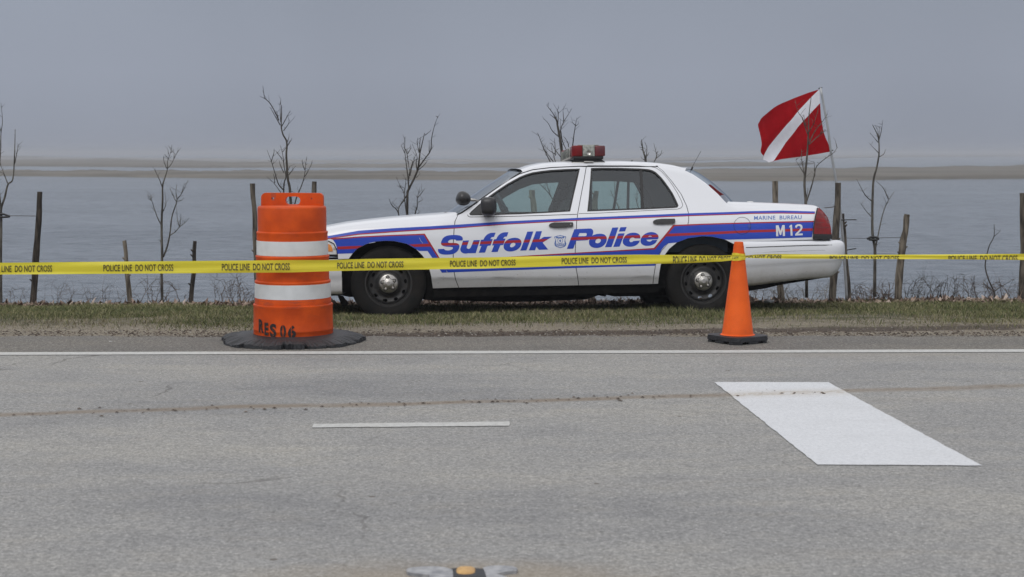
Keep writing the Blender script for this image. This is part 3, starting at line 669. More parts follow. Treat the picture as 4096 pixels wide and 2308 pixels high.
# cowl and wipers
tube('wiper', [(X_COWL - .17, -.62, .955), (X_COWL - .05, -.45, .975), (X_COWL + .02, -.15, .985)], .007, M_BLACK, car, 6)
tube('wiper', [(X_COWL - .13, -.66, .945), (X_COWL - .10, -.60, .985), (X_COWL - .03, -.55, .965)], .008, M_BLACK, car, 6)
tube('wiper', [(X_COWL - .17, .02, .965), (X_COWL - .05, .20, .985), (X_COWL + .02, .45, .985)], .007, M_BLACK, car, 6)
from_arrays('cowl', *box_arrays(X_COWL - .16, X_COWL + .10, -.80, .80, .86, .935), M_BLACK, car)
# nose, grille, rear face
def ruled_face(name, xf, z0, z1, m, sgn, bul=.07, n=24, nzz=8, off=0):
    V, F = [], []
    for j in range(nzz + 1):
        z = z0 + (z1 - z0) * j / nzz
        for i in range(n + 1):
            wv_ = -1 + 2 * i / n; h = Hf(xf, min(z, ze(xf) - .001)) + off; V.append((xf + sgn * bul * (1 - abs(wv_) ** 2.4), wv_ * h, z + (0.02 * (1 - wv_ * wv_) if j == nzz else 0)))
    for j in range(nzz):
        for i in range(n): q = j * (n + 1) + i; F.append((q, q + 1, q + n + 2, q + n + 1))
    return from_arrays(name, V, F, m, car, smooth=True)
ruled_face('front_panel', x_nose, .35, ze(x_nose) + .01, M_PAINT, -1)
ruled_face('rear_panel', x_end, .50, ze(x_end), M_PAINT, 1, bul=.03)
rbox('grille', (.05, .86, .15), (x_nose - .075, 0, .66), M_BLACK, car, .02)
for k in range(6): rbox('grille_bar', (.02, .80, .008), (x_nose - .10, 0, .605 + k * .022), M_CHROME, car, .003)
for side in (-1, 1):
    rbox('headlight', (.08, .26, .16), (x_nose - .015, side * .60, .66), M_HEAD, car, .03, 3)
    hl = [(x_nose - .01, zh0), (x_nose - .01, zh1), (xh - .10, zh1 + .001), (xh - .033, zh1 - .032), (xh - .004, zh0 + .04), (xh, zh0 - .006)]
    hp = panel('headlight', [(hl, [])], M_HEAD, off=-.004, side=side, rim=.03)
    panel('headlight_frame', [(inset(hl, -.003), [inset(hl, .007)])], M_BLACK, off=-.001, parent=hp, side=side, rim=.01)
    am = L2(Z(4, 1290, 880, [(60, 380), (105, 385), (135, 405), (158, 450), (165, 500), (120, 505), (60, 500)]))
    panel('side_marker', [(am, [])], M_AMBER, off=.001, parent=hp, side=side, rim=0)
    th = [(x, z) for x, z in L2(Z(4, 1290, 880, [(190 + 18 * math.cos(a), 455 + 20 * math.sin(a)) for a in np.linspace(0, 6.28, 13)[:-1]]))]
    panel('lamp_screw', [(th, [])], M_CHROME, off=.002, parent=hp, side=side, rim=0)
# tail lamps
for side in (-1, 1):
    tl = panel('taillight', [(lamp, [])], M_REDLENS, off=.012, side=side, rim=.06, g=(.03, .02))
    lf = strip_poly(L2(Z(4, 2800, 780, [(1893, 203), (1862, 275), (1840, 350), (1825, 430), (1812, 540), (1806, 630)])), .012)
    panel('lamp_gasket', [(lf, [])], M_RUB, off=.0135, parent=tl, side=side, rim=0, g=(.03, .02))
    base = L2(Z(4, 2800, 780, [(1808, 624), (2100, 628), (2112, 660), (2106, 700), (2060, 712), (1990, 714), (1812, 708), (1800, 690)]))
    panel('lamp_base', [(base, [])], M_BLACK, off=.016, parent=tl, side=side, rim=.06, g=(.03, .02))
    for yy_ in (355, 440, 520):
        panel('lens_rib', [(strip_poly(L2(Z(4, 2800, 780, [(1850, yy_ - 2), (1950, yy_), (2062, yy_ + 4)])), .004), [])], M_DKREDLENS, off=.013, parent=tl, side=side, rim=0)
rbox('taillight', (.04, 1.1, .16), (x_end + .035, 0, .73), M_REDLENS, car, .015)

# bumpers: a section swept round the end of the car
def bumper(name, path, sect, m, sgn):
    """path: (x, y, zbot, ztop, taper) from the near side round the end; sect: (outward offset, 0..1 height)"""
    V, F = [], []; n = len(path); k = len(sect)
    P2 = [Vector((p[0], p[1])) for p in path]
    for i, p in enumerate(path):
        d = P2[min(i + 1, n - 1)] - P2[max(i - 1, 0)]; d.normalize(); nn = Vector((d.y, -d.x)) * sgn
        for o, h in sect: V.append((p[0] + nn.x * o + p[4] * (1 - h) ** 1.3, p[1] + nn.y * o, p[2] + (p[3] - p[2]) * h))
    for i in range(n - 1):
        for j in range(k - 1): q = i * k + j; F.append((q, q + k, q + k + 1, q + 1))
    o = from_arrays(name, V, F, m, car, smooth=True); bm = bmesh.new(); bm.from_mesh(o.data); bmesh.ops.recalc_face_normals(bm, faces=bm.faces); bm.to_mesh(o.data); bm.free()
    return o
BX = CPX([(2995, 1100), (3100, 1100), (3200, 1100), (3300, 1100), (3350, 1090), (3384, 1060)])
def bump_rear():
    xA = car_px(2955, 1000)[0]; xC = car_px(3393, 1040)[0] - .035
    ztop = car_px(3200, 962)[1] + .004
    path = []
    for i in range(13):
        x = xA + (xC - .22 - xA) * i / 12; path.append((x, -H0(x, .55) - .004))
    x_, y_ = path[-1]
    for i in range(1, 9):
        a = math.pi / 2 * i / 8; path.append((x_ + .22 * math.sin(a), y_ + .16 * (1 - math.cos(a))))
    x_, y_ = path[-1]
    for i in range(1, 9): path.append((x_ + .035 * math.sin(math.pi / 2 * i / 8), y_ + (0 - y_) * i / 8))
    full = path + [(x, -y) for x, y in path[::-1][1:]]
    zb_px = [(2995, 1142), (3050, 1136), (3140, 1126), (3225, 1116), (3300, 1112), (3325, 1110), (3350, 1101), (3384, 1078)]
    zl = [car_px(u, v) for u, v in zb_px]; zl.sort()
    out_ = []
    for x, y in full: out_.append((x, y, lin(x, zl), ztop, .085 * max(0, 1 - (x - xA) / .35)))
    sect = [(-.30, .03), (-.12, -.01), (-.055, 0.0), (-.030, .06), (-.008, .20), (.008, .36), (.016, .44), (.023, .47), (.026, .60), (.027, .70), (.025, .80), (.018, .90), (.0, .96), (-.03, .995), (-.06, 1.0), (-.30, 1.0)]
    return bumper('rear_bumper', out_, sect, M_PAINT, 1)
rb = bump_rear()
for px_l in ([(735, 840), (1200, 822), (1800, 802), (2290, 800)], [(810, 930), (1300, 905), (1900, 885), (2325, 885)]):
    pts_l = [car_px(u, v, off=.03) for u, v in Z(4, 2800, 780, px_l)]
    tube('bumper_groove_shade', [Vector((x, -H0(x, .55) - .0285, z)) for x, z in catmull([Vector((x, z, 0)) for x, z in pts_l], 8) for z in [z]] if False else [Vector((p.x, -(H0(p.x, .55) + .0285), p.y)) for p in catmull([Vector((x, z, 0)) for x, z in pts_l], 8) if p.x < car_px(3330, 980)[0]], .0028, M_RUB, rb, 5)  # thin dark strips laid on the bumper paint the shade of its grooves
def bump_front():
    xA = car_px(1368, 1120)[0]; xC = x_nose - .12
    path = []
    for i in range(9):
        x = xA + (xC + .35 - xA) * i / 8; path.append((x, -H0(x, .45)))
    x_, y_ = path[-1]
    for i in range(1, 9):
        a = math.pi / 2 * i / 8; path.append((x_ - .30 * math.sin(a), y_ + .25 * (1 - math.cos(a))))
    x_, y_ = path[-1]
    for i in range(1, 9): path.append((x_ - .05 * math.sin(math.pi / 2 * i / 8), y_ - y_ * i / 8))
    full = path + [(x, -y) for x, y in path[::-1][1:]]
    zb = car_px(1350, 1176)[1]; zt = zb_f - .004
    sect = [(-.30, .02), (-.05, -.005), (-.02, .01), (.0, .12), (.004, .30), (.008, .47), (.018, .52), (.016, .8), (.008, .96), (-.01, 1.0), (-.2, 1.0)]
    return bumper('front_bumper', [(x, y, zb, zt, 0) for x, y in full], sect, M_PAINT, -1)
bump_front()
# underbody, rockers, wheel liners
def extr(name, loop, y0, y1, m, parent=car):
    bm = bmesh.new(); a = [bm.verts.new((x, y0, z)) for x, z in loop]; b_ = [bm.verts.new((x, y1, z)) for x, z in loop]; n = len(loop)
    bm.faces.new(a); bm.faces.new(b_[::-1])
    for i in range(n): bm.faces.new((a[i], a[(i + 1) % n], b_[(i + 1) % n], b_[i]))
    bmesh.ops.triangulate(bm, faces=[f for f in bm.faces if len(f.verts) > 4])
    return bm_obj(name, bm, m, parent)
rk = L2([(1734, 1150), (1835, 1148), (2312, 1139), (2632, 1133), (2640, 1150), (2632, 1168), (2300, 1176), (1800, 1188), (1735, 1190)])
for side in (-1, 1):
    extr('rocker_panel', rk, side * .60, side * .895, M_UNDER)
ub = [car_px(u, v, off=-.35) for u, v in [(1690, 1130), (1690, 1196), (1735, 1203), (1800, 1201), (1900, 1203), (2000, 1206), (2120, 1206), (2240, 1201), (2340, 1197), (2368, 1188), (2384, 1176), (2410, 1174), (2418, 1186), (2424, 1176), (2452, 1185), (2550, 1184), (2640, 1182), (2700, 1180), (2980, 1165), (2998, 1156), (3060, 1152), (3120, 1138), (3300, 1108), (3300, 1080), (2640, 1080)]]
extr('underbody', ub, -.58, .58, M_UNDER)
extr('floor_pan', [(x_nose + .10, .34), (-2.0, .30), (-1.0, .26), (1.0, .26), (2.0, .34), (x_end, .42), (x_end, .60), (-.95, .60), (x_nose + .1, .55)], -.86, .86, M_UNDER)
def inwell(o, xc): pass
flap = [car_px(u, v, off=-.1) for u, v in Z(4, 1290, 880, [(235, 1195), (330, 1215), (365, 1270), (422, 1340), (322, 1388), (285, 1290)])]
extr('air_dam_flap', flap, -.80, -.77, M_UNDER)
shd = [car_px(u, v, off=-.40) for u, v in [(1362, 1075), (1440, 1060), (1440, 1184), (1400, 1187), (1362, 1179)]]
extr('splash_shield', shd, -.58, .58, M_UNDER)
shd = [car_px(u, v, off=-.14) for u, v in [(1700, 1085), (1736, 1085), (1737, 1195), (1712, 1199), (1700, 1195)]]
extr('mud_flap', shd, -.84, -.80, M_UNDER); extr('mud_flap', shd, .80, .84, M_UNDER)
dam = [car_px(u, v, off=-.1) for u, v in [(1250, 1170), (1365, 1172), (1362, 1182), (1300, 1183), (1250, 1180)]]
extr('air_dam', dam, -.80, .80, M_UNDER)
for side in (-1, 1):
    for arch, xc in ((archf, -WB), (archr, WB)):
        V, F = [], []; n = len(arch)
        full = list(arch)
        if arch is archr: full += L2([(2985, 1050), (2992, 1080), (2997, 1140)])
        else: full = L2([(1365, 1176), (1371, 1110)]) + full
        for x, z in full: V += [(x, side * (Hf(x, z) - .004), z + .001), (x * .995 + xc * .005, side * (Hf(x, z) - .05), z + .012), (x, side * .50, z + .02)]
        for i in range(len(full) - 1):
            F += [(3 * i, 3 * i + 3, 3 * i + 4, 3 * i + 1), (3 * i + 1, 3 * i + 4, 3 * i + 5, 3 * i + 2)]
        k = len(V); V += [(x, side * .52, z + .02) for x, z in full] + [(full[-1][0], side * .52, .28), (full[0][0], side * .52, .28)]
        F.append(tuple(range(k, len(V))))
        from_arrays('wheel_arch_liner', V, F, M_UNDER, car)
# wheels
def wheel(xc, side, rot, steer=0):
    e_ = empty('wheel', (xc, side * .835, .330)); e_.parent = car; e_.rotation_euler = (0, 0, math.pi if side > 0 else 0)
    y = lambda v: v
    Rr, r0 = .345, .212
    prof_ = [(r0 - .005, -.075), (r0 + .004, -.098), (r0 + .02, -.108), (.262, -.115), (.300, -.112), (.320, -.103), (.335, -.09), (.343, -.078), (Rr, -.06)]
    grooves = []
    for g in (-.045, -.015, .015, .045): grooves += [(Rr, g - .006), (Rr - .008, g - .004), (Rr - .008, g + .004), (Rr, g + .006)]
    full = prof_ + grooves + [(r, -h) for r, h in prof_[::-1]]
    lathe('tyre', full, M_TYRE, e_, 72, 'Y', angle=30)
    # rim barrel + dished disc with ten slots
    rim = lathe('rim', [(r0 - .004, -.085), (r0 + .006, -.097), (r0 + .006, -.101), (r0 - .006, -.101), (r0 - .012, -.092), (r0 - .018, -.07), (r0 - .022, -.03), (r0 - .022, .08)], M_RIM, e_, 64, 'Y')
    def dish(a, b_):
        r = math.hypot(a, b_)
        return lin(r, [(0, -.075), (.085, -.078), (.10, -.070), (.118, -.048), (.135, -.043), (.150, -.047), (.168, -.055), (.185, -.050), (.20, -.038)])
    outer = [(.196 * math.cos(a), .196 * math.sin(a)) for a in np.linspace(0, 2 * math.pi, 65)[:-1]]
    holes = []
    for k in range(10):
        a = 2 * math.pi * k / 10 + .3 + rot; cx, cz = .158 * math.cos(a), .158 * math.sin(a)
        tx, tz = -math.sin(a), math.cos(a); rx, rz = math.cos(a), math.sin(a)
        holes.append([(cx + tx * .021 * math.cos(q) + rx * .014 * math.sin(q), cz + tz * .021 * math.cos(q) + rz * .014 * math.sin(q)) for q in np.linspace(0, 2 * math.pi, 15)[:-1]])
    bm = bm_poly([(outer, holes)]); grid_cut(bm, .018, .018)
    drape('wheel_disc', bm, dish, M_RIM, rim, rim=.012)
    lathe('brake_disc', [(.0, .0), (.15, .0), (.15, .02), (0, .02)], M_UNDER, e_, 32, 'Y')
    cap = lathe('hub_cap', [(.0, -.106), (.040, -.106), (.046, -.101), (.072, -.099), (.084, -.094), (.089, -.082), (.089, -.070)], M_CHROME, e_, 48, 'Y', angle=50)
    for k in range(5):
        a = 2 * math.pi * k / 5 + rot; cx, cz = .058 * math.cos(a), .058 * math.sin(a)
        lathe('lug_bump', [(0, -.112), (.008, -.111), (.0125, -.106), (.015, -.098)], M_CHROME, cap, 16, 'Y', loc=(cx, 0, cz))
        lathe('lug_ring', [(.0145, -.1005), (.0165, -.1015), (.0185, -.0985)], M_RUB, cap, 16, 'Y', loc=(cx, 0, cz))
        a2 = a + math.pi / 5; q = [Vector((r * math.cos(b_), -.1025, r * math.sin(b_))) for r, b_ in ((.058, a + .28), (.046, a2), (.058, a2 + math.pi / 5 - .28))]
        tube('cap_groove', catmull(q, 4), .0018, M_RUB, cap, 5)
    lathe('centre_boss', [(0, -.112), (.02, -.1115), (.032, -.107), (.036, -.1005)], M_CHROME, cap, 10, 'Y', angle=15)
    return e_
wheel(-1.444, -1, 1.7); wheel(1.490, -1, 1.75); wheel(-1.444, 1, .3); wheel(1.490, 1, .9)

# decals: stripes
def decal(name, loops_px, m, off, parent=car, matfun=None, bm=None, g=(.04, .03)):
    bm = bm or bm_poly(loops_px)
    for v in bm.verts:
        x, z = car_px(v.co.x, v.co.y); v.co = Vector((x, z, 0))
    grid_cut(bm, *g)
    return drape(name, bm, side_depth(off), m, parent, matfun=matfun)
z1 = lambda p: Z(4, 1290, 880, p); z2 = lambda p: Z(4, 1700, 880, p); z3 = lambda p: Z(4, 2240, 880, p); z4 = lambda p: Z(4, 2800, 780, p)
upT = [(1306, 945), (1435, 922.5), (1565, 913), (1700, 906), (1816, 899.5), (2030, 885), (2307, 871.5), (2520, 862.5), (2755, 853), (2944, 847), (3000, 844.5), (3125, 842), (3261, 845.5)]
upM = [(1306, 954), (1435, 934.5), (1565, 925), (1700, 917), (1816, 910.5), (2030, 894.5), (2307, 879.5), (2520, 871), (2755, 861), (2944, 855), (3000, 852), (3125, 850), (3260, 852.5)]
upB = [(1306, 957.5), (1435, 939), (1565, 929.5), (1700, 921), (1816, 914.3), (2030, 898), (2307, 883), (2520, 874.5), (2755, 864.7), (2944, 858.5), (3000, 855.5), (3125, 854), (3259, 856)]
up = decal('blue_stripe', [(upT + upM[::-1], [])], M_BLUE, .0012); decal('red_stripe', [(upM + upB[::-1], [])], M_RED, .0012)
mv = lambda pts, dy: [(x, y + dy) for x, y in pts]
aF = mv([p for p in ARCH_F if 1405 < p[0] < 1680], -.3)
blueF = z1([(165, 314), (600, 281), (1100, 256), (1620, 241), (1700, 376), (1845, 604)]) + z1([(1755, 604), (1680, 495), (1545, 495)]) + aF[::-1][1:] + z1([(480, 533), (240, 541), (232, 480), (225, 430), (205, 370)])
decal('blue_block', [(blueF, [])], M_BLUE, .0012)
# slant and lower band as one shape running to the rear arch
band = z2([(115, 600), (232, 785), (270, 843), (1200, 808), (2400, 767)]) + z3([(800, 748), (1519, 731), (1528, 700), (1545, 630), (1585, 555), (1625, 475), (1670, 420), (1722, 375), (1868, 359)]) + \
       mv([p for p in ARCH_R if 2700 < p[0] < 2925], -.3) + z4([(450, 714), (1000, 700), (1790, 676), (1805, 560), (1818, 433), (800, 455), (0, 479)]) + z3([(2200, 83), (1832, 99), (1520, 470), (800, 507), (0, 553)]) + z2([(1300, 600), (700, 622), (265, 650), (205, 600)])
decal('blue_band', [(band, [])], M_BLUE, .0012)
redout_f = z1([(120, 299), (600, 262), (1100, 238), (1636, 218), (1870, 600)]) + z2([(275, 645), (700, 612), (1300, 590)]) + z3([(0, 536), (800, 492), (1502, 447), (1808, 78), (2200, 62)]) + z4([(0, 460), (800, 436), (1822, 412), (1818, 433), (800, 455), (0, 479)]) + \
            z3([(2200, 83), (1832, 99), (1520, 470), (800, 507), (0, 553)]) + z2([(1300, 607), (700, 630), (262, 662)]) + z1([(1846, 604), (1700, 376), (1620, 241), (1100, 256), (600, 281), (165, 314)])
decal('red_outline', [(redout_f, [])], M_RED, .0020)
decal('red_stripe', [(z1([(238, 426), (430, 418), (645, 412), (600, 432), (552, 458), (400, 466), (240, 470)]), [])], M_RED, .0020)
decal('red_stripe', [(z1([(1378, 391), (1700, 378), (1742, 425), (1466, 431), (1425, 410)]), [])], M_RED, .0020)
decal('red_stripe', [(z3([(1722, 219), (2040, 206), (2576, 183)]) + z4([(800, 561), (1806, 532), (1800, 573), (800, 600)]) + z3([(2576, 225), (2040, 248), (1684, 264)]), [])], M_RED, .0020)
# lettering on the doors
T1 = lambda p: Z(5.148, 1740, 900, p); T2 = lambda p: Z(5.148, 2180, 860, p)
def smooth_loop(p, n=3):
    q = []; N_ = len(p)
    for i in range(N_):
        a, b_, c_, d_ = (Vector(p[(i + k) % N_]) for k in (-1, 0, 1, 2)); e1 = (b_ - a); e2 = (c_ - b_); e3 = (d_ - c_)
        s1 = e1.length > 0 and e2.length > 0 and e1.angle(e2) > .75; s2 = e2.length > 0 and e3.length > 0 and e2.angle(e3) > .75
        ta = e2 * .0 if s1 else (c_ - a) * .5; tb = e2 * .0 if s2 else (d_ - b_) * .5
        if s1: ta = e2
        if s2: tb = e2
        if e2.length > 120: ta = e2; tb = e2
        for k in range(n):
            t_ = k / n; h00 = 2 * t_ ** 3 - 3 * t_ ** 2 + 1; h10 = t_ ** 3 - 2 * t_ ** 2 + t_; h01 = -2 * t_ ** 3 + 3 * t_ ** 2; h11 = t_ ** 3 - t_ ** 2
            q.append(tuple(b_ * h00 + ta * h10 + c_ * h01 + tb * h11))
    return q
sl_ = smooth_loop
G1 = {
 'S': ([(60, 497), (188, 490), (200, 512), (240, 522), (300, 520), (350, 502), (374, 478), (362, 457), (320, 450), (230, 445), (165, 430), (130, 402), (124, 365), (138, 318), (165, 272), (212, 234), (285, 212), (380, 205), (470, 208), (530, 225), (563, 252), (573, 288), (566, 318), (440, 322), (420, 302), (375, 297), (320, 302), (278, 325), (268, 348), (285, 365), (340, 368), (430, 371), (478, 388), (502, 425), (498, 472), (470, 528), (418, 575), (345, 602), (250, 610), (160, 605), (98, 585), (68, 550)], []),
 'u': ([(578, 322), (700, 316), (656, 445), (658, 480), (685, 493), (718, 482), (745, 440), (795, 314), (925, 308), (838, 578), (708, 582), (690, 578), (640, 588), (590, 583), (545, 558), (522, 520), (525, 475), (550, 405)], []),
 'f': ([(945, 305), (998, 300), (1030, 240), (1080, 192), (1150, 163), (1248, 158), (1215, 242), (1165, 252), (1138, 290), (1190, 290), (1145, 420), (1082, 430), (1030, 566), (900, 572), (955, 432), (915, 433)], []),
 'f2': ([(1212, 297), (1262, 290), (1293, 230), (1343, 182), (1412, 152), (1512, 148), (1480, 235), (1430, 246), (1402, 281), (1452, 280), (1405, 410), (1345, 418), (1290, 552), (1160, 558), (1215, 420), (1178, 421)], []),
 'o': ([(1413, 450), (1425, 380), (1470, 320), (1540, 280), (1630, 263), (1710, 272), (1765, 310), (1781, 362), (1765, 430), (1715, 490), (1640, 530), (1560, 545), (1480, 535), (1430, 500)], [[(1545, 425), (1570, 382), (1618, 363), (1655, 380), (1652, 415), (1615, 448), (1572, 458), (1548, 448)]]),
 'l': ([(1900, 137), (2025, 132), (1882, 522), (1755, 527)], []),
 'k': ([(2080, 130), (2203, 125), (2148, 300), (2245, 245), (2412, 239), (2215, 362), (2330, 505), (2140, 510), (2087, 448), (2060, 518), (1932, 522)], [])}
G2 = {
 'P': ([(605, 292), (905, 278), (958, 286), (987, 315), (993, 360), (975, 420), (935, 475), (900, 505), (855, 519), (645, 530), (582, 692), (450, 697), (530, 490)], [[(712, 372), (845, 370), (861, 390), (852, 422), (825, 435), (682, 438)]]),
 'o': ([(905, 560), (915, 500), (955, 440), (1020, 402), (1110, 386), (1200, 394), (1255, 432), (1273, 490), (1258, 560), (1210, 625), (1140, 665), (1050, 678), (965, 660), (918, 615)], [[(1035, 540), (1060, 502), (1105, 487), (1145, 500), (1148, 532), (1120, 570), (1070, 582), (1040, 568)]]),
 'l': ([(1385, 260), (1510, 255), (1370, 658), (1235, 663)], []), 'i': ([(1508, 382), (1640, 375), (1535, 650), (1405, 657)], []), 'dot': ([(1553, 252), (1682, 247), (1648, 335), (1520, 342)], []),
 'c': ([(1962, 482), (1852, 480), (1830, 465), (1790, 465), (1750, 490), (1735, 530), (1755, 558), (1800, 555), (1825, 535), (1955, 525), (1925, 580), (1870, 625), (1790, 650), (1700, 648), (1630, 615), (1600, 560), (1610, 500), (1650, 430), (1720, 382), (1810, 363), (1890, 372), (1945, 405), (1963, 450)], []),
 'e': ([(2316, 512), (2275, 575), (2220, 610), (2150, 632), (2060, 632), (1995, 600), (1968, 550), (1975, 490), (2010, 430), (2070, 382), (2150, 354), (2230, 354), (2300, 385), (2334, 430), (2336, 465), (2324, 497), (2090, 508), (2105, 535), (2150, 547), (2190, 536), (2212, 517)], [[(2122, 446), (2140, 432), (2165, 428), (2190, 433), (2202, 444)]])}
def letters(glyphs, T, name, redT, redS, thick):
    la, lb = car_px(*T([(100, redT(100))])[0]), car_px(*T([(2300, redT(2300))])[0])
    lc, ld = car_px(*T([(100, redT(100) + thick)])[0]), car_px(*T([(2300, redT(2300) + thick)])[0])
    f = lambda a, b_, x: a[1] + (b_[1] - a[1]) * (x - a[0]) / (b_[0] - a[0])
    for k, (o_, hs_) in glyphs.items():
        oo = o_ if k in ('l', 'k', 'i', 'dot') else sl_(o_)
        bm = bm_poly([(T(oo), [T(sl_(h)) for h in hs_])])
        for v in bm.verts: x, z = car_px(v.co.x, v.co.y); v.co = Vector((x, z, 0))
        for a, b_ in ((la, lb), (lc, ld)):
            d = Vector((b_[0] - a[0], b_[1] - a[1], 0)).normalized()
            bmesh.ops.bisect_plane(bm, geom=bm.verts[:] + bm.edges[:] + bm.faces[:], dist=1e-7, plane_co=(a[0], a[1], 0), plane_no=(-d.y, d.x, 0))
        grid_cut(bm, .04, .03)
        drape(name, bm, side_depth(.0014), [M_BLUE, M_RED], PARTS['df', -1] if T is T1 else PARTS['dr', -1], matfun=lambda x, z: 1 if f(lc, ld, x) < z < f(la, lb, x) else 0)
letters(G1, T1, 'door_letter', lambda x: 372 - (x - 130) * .0395, 0, 56)
letters(G2, T2, 'door_letter', lambda x: 462 - (x - 530) * .0335, 0, 56)
# shield badge
shield = [(200, 435), (225, 440), (250, 425), (280, 425), (312, 412), (345, 425), (375, 425), (395, 440), (428, 435), (433, 470), (415, 500), (420, 540), (438, 590), (430, 630), (400, 655), (350, 668), (315, 682), (280, 668), (230, 655), (202, 630), (192, 590), (205, 540), (212, 500), (192, 470)]
bp_ = PARTS['df', -1]
sc_ = lambda p, k, c=(315, 548): [(c[0] + (x - c[0]) * k, c[1] + (y - c[1]) * k) for x, y in p]
M_BADGE = mat('badge_ink_blue', (.06, .14, .42), .4, c2=(.10, .18, .46), scale=80)
badge = decal('badge', [(T2(shield), [T2(sc_(shield, .89))])], M_BADGE, .0016, bp_, g=(.02, .02))
circ = lambda cx, cy, r, n=20: [(cx + r * math.cos(a), cy + r * math.sin(a)) for a in np.linspace(0, 2 * math.pi, n + 1)[:-1]]
decal('badge_ring', [(T2(circ(312, 528, 58)), [T2(circ(312, 528, 50))])], M_BADGE, .0016, badge, g=(.02, .02))
decal('badge_emblem', [(T2([(290, 505), (305, 520), (318, 500), (330, 515), (326, 545), (330, 560), (318, 552), (306, 562), (300, 540), (290, 530)]), [])], M_BADGE, .0016, badge, g=(.02, .02))
decal('badge_banner', [(T2([(218, 450), (250, 445), (275, 458), (312, 452), (350, 458), (375, 445), (400, 450), (395, 478), (312, 470), (235, 480)]), [])], M_BADGE, .0016, badge, g=(.02, .02))
for sgn_ in (-1, 1):
    decal('badge_side', [(T2([(315 + sgn_ * 98, 500), (315 + sgn_ * 86, 540), (315 + sgn_ * 92, 600), (315 + sgn_ * 75, 640), (315 + sgn_ * 100, 640), (315 + sgn_ * 112, 590)]), [])], M_BADGE, .0016, badge, g=(.02, .02))
decal('badge_banner', [(T2([(228, 590), (402, 590), (402, 598), (228, 598)]), []), (T2([(228, 632), (402, 632), (398, 640), (232, 640)]), [])], M_BADGE, .0016, badge, g=(.02, .02))
def text_px(s, x0, yb0, x1, yb1, cap, m, off, parent, name, bold=0, space=1.0, g=(.03, .03)):
    bm = text_bm(s, bold, space)
    for v in bm.verts: v.co = Vector((x0 + (x1 - x0) * v.co.x, yb0 + (yb1 - yb0) * v.co.x - cap * v.co.y, 0))
    return decal(name, None, m, off, parent, bm=bm, g=g)
text_px('POLICE', *T2([(240, 630)])[0], *T2([(392, 628)])[0], 28 / 5.148, M_BADGE, .0016, badge, 'badge_text', .02)
Q = PARTS['q', -1]
text_px('MARINE  BUREAU', *z4([(865, 397)])[0], *z4([(1625, 385)])[0], 61 / 4, M_BADGE, .0016, Q, 'marine_bureau_lettering', .010, 1.08)
for gl_ in ([(1212, 486), (1254, 484), (1286, 575), (1314, 482), (1353, 480), (1359, 655), (1324, 657), (1320, 555), (1296, 640), (1278, 641), (1247, 560), (1252, 660), (1217, 661)],
            [(1430, 494), (1452, 477), (1471, 476), (1480, 650), (1449, 652), (1443, 513), (1427, 521)],
            [(1518, 515), (1528, 486), (1560, 468), (1600, 467), (1632, 484), (1641, 520), (1626, 560), (1568, 618), (1642, 615), (1643, 643), (1522, 650), (1522, 625), (1588, 560), (1609, 528), (1602, 502), (1575, 494), (1553, 505), (1549, 528)]):
    decal('unit_number', [(z4(gl_), [])], M_SILVERTXT, .0028, Q)
# fuel door ring
fc = z4([(675, 490)])[0]
fdo = decal('fuel_door', [(circ(*fc, 34.5, 40), [circ(*fc, 33.3, 40)])], M_RUB, .0032, Q, g=(.03, .03))
M_BLUED = mat('decal_blue_shaded', (.02, .05, .30), .5, c2=(.03, .07, .36), scale=10)  # darker copy of the blue: recess shade painted on a flat patch
decal('finger_recess_shade', [(z4([(760, 478), (800, 462), (812, 490), (806, 525), (780, 528), (760, 510)]), [])], M_BLUED, .0030, fdo, g=(.03, .03))
M_SCR = mat('bare_scratch', (.6, .61, .62), .5, c2=(.5, .5, .52), scale=50)
for pts_, w_ in (([(1548, 285), (1575, 335), (1608, 375)], 4), ([(745, 372), (790, 362), (845, 355)], 7)): decal('paint_scratch', [(strip_poly(z1(pts_), w_ / 4), [])], M_SCR, .0030, PARTS['ff', -1])
decal('paint_scratch', [(strip_poly(z2([(340, 810), (358, 840)]), 1.8), [])], M_SCR, .0030, PARTS['ff', -1])
# door handles
def handle(px, door, keyhole, side=-1):
    a = L2(px); body = bm_poly([(a, [])]); grid_cut(body, .03, .02)
    h = drape('door_handle', body, side_depth(.020, side), M_BLACK, door, rim=.022, sgn=1 if side < 0 else -1)
    return h
hf = [(78, 215), (90, 190), (130, 165), (190, 152), (560, 148), (574, 160), (574, 230), (562, 240), (455, 242), (440, 255), (200, 258), (135, 245), (90, 242)]
hr = Z(4, 2300, 560, [(1245, 1315), (1255, 1290), (1300, 1270), (1380, 1260), (1585, 1258), (1597, 1270), (1594, 1325), (1580, 1335), (1530, 1340), (1400, 1345), (1310, 1345), (1255, 1335)])
for side in (-1, 1):
    h1 = handle(T2(hf), PARTS['df', side], True, side); handle(hr, PARTS['dr', side], False, side)
    if side < 0:
        kx, kz = L2(T2([(523, 195)]))[0]; lathe('keyhole', [(0, -.0215), (.006, -.0215), (.007, -.0195)], M_CHROME, h1, 12, 'Y', loc=(kx, -Hf(kx, kz), kz))
        for nm, loop in (('grip', T2([(150, 190), (440, 178), (448, 240), (420, 250), (170, 252), (140, 235)])), ):
            g_ = bm_poly([(L2(loop), [])]); grid_cut(g_, .03, .02); drape('grip', g_, side_depth(.027), M_BLACK, h1, rim=.008)
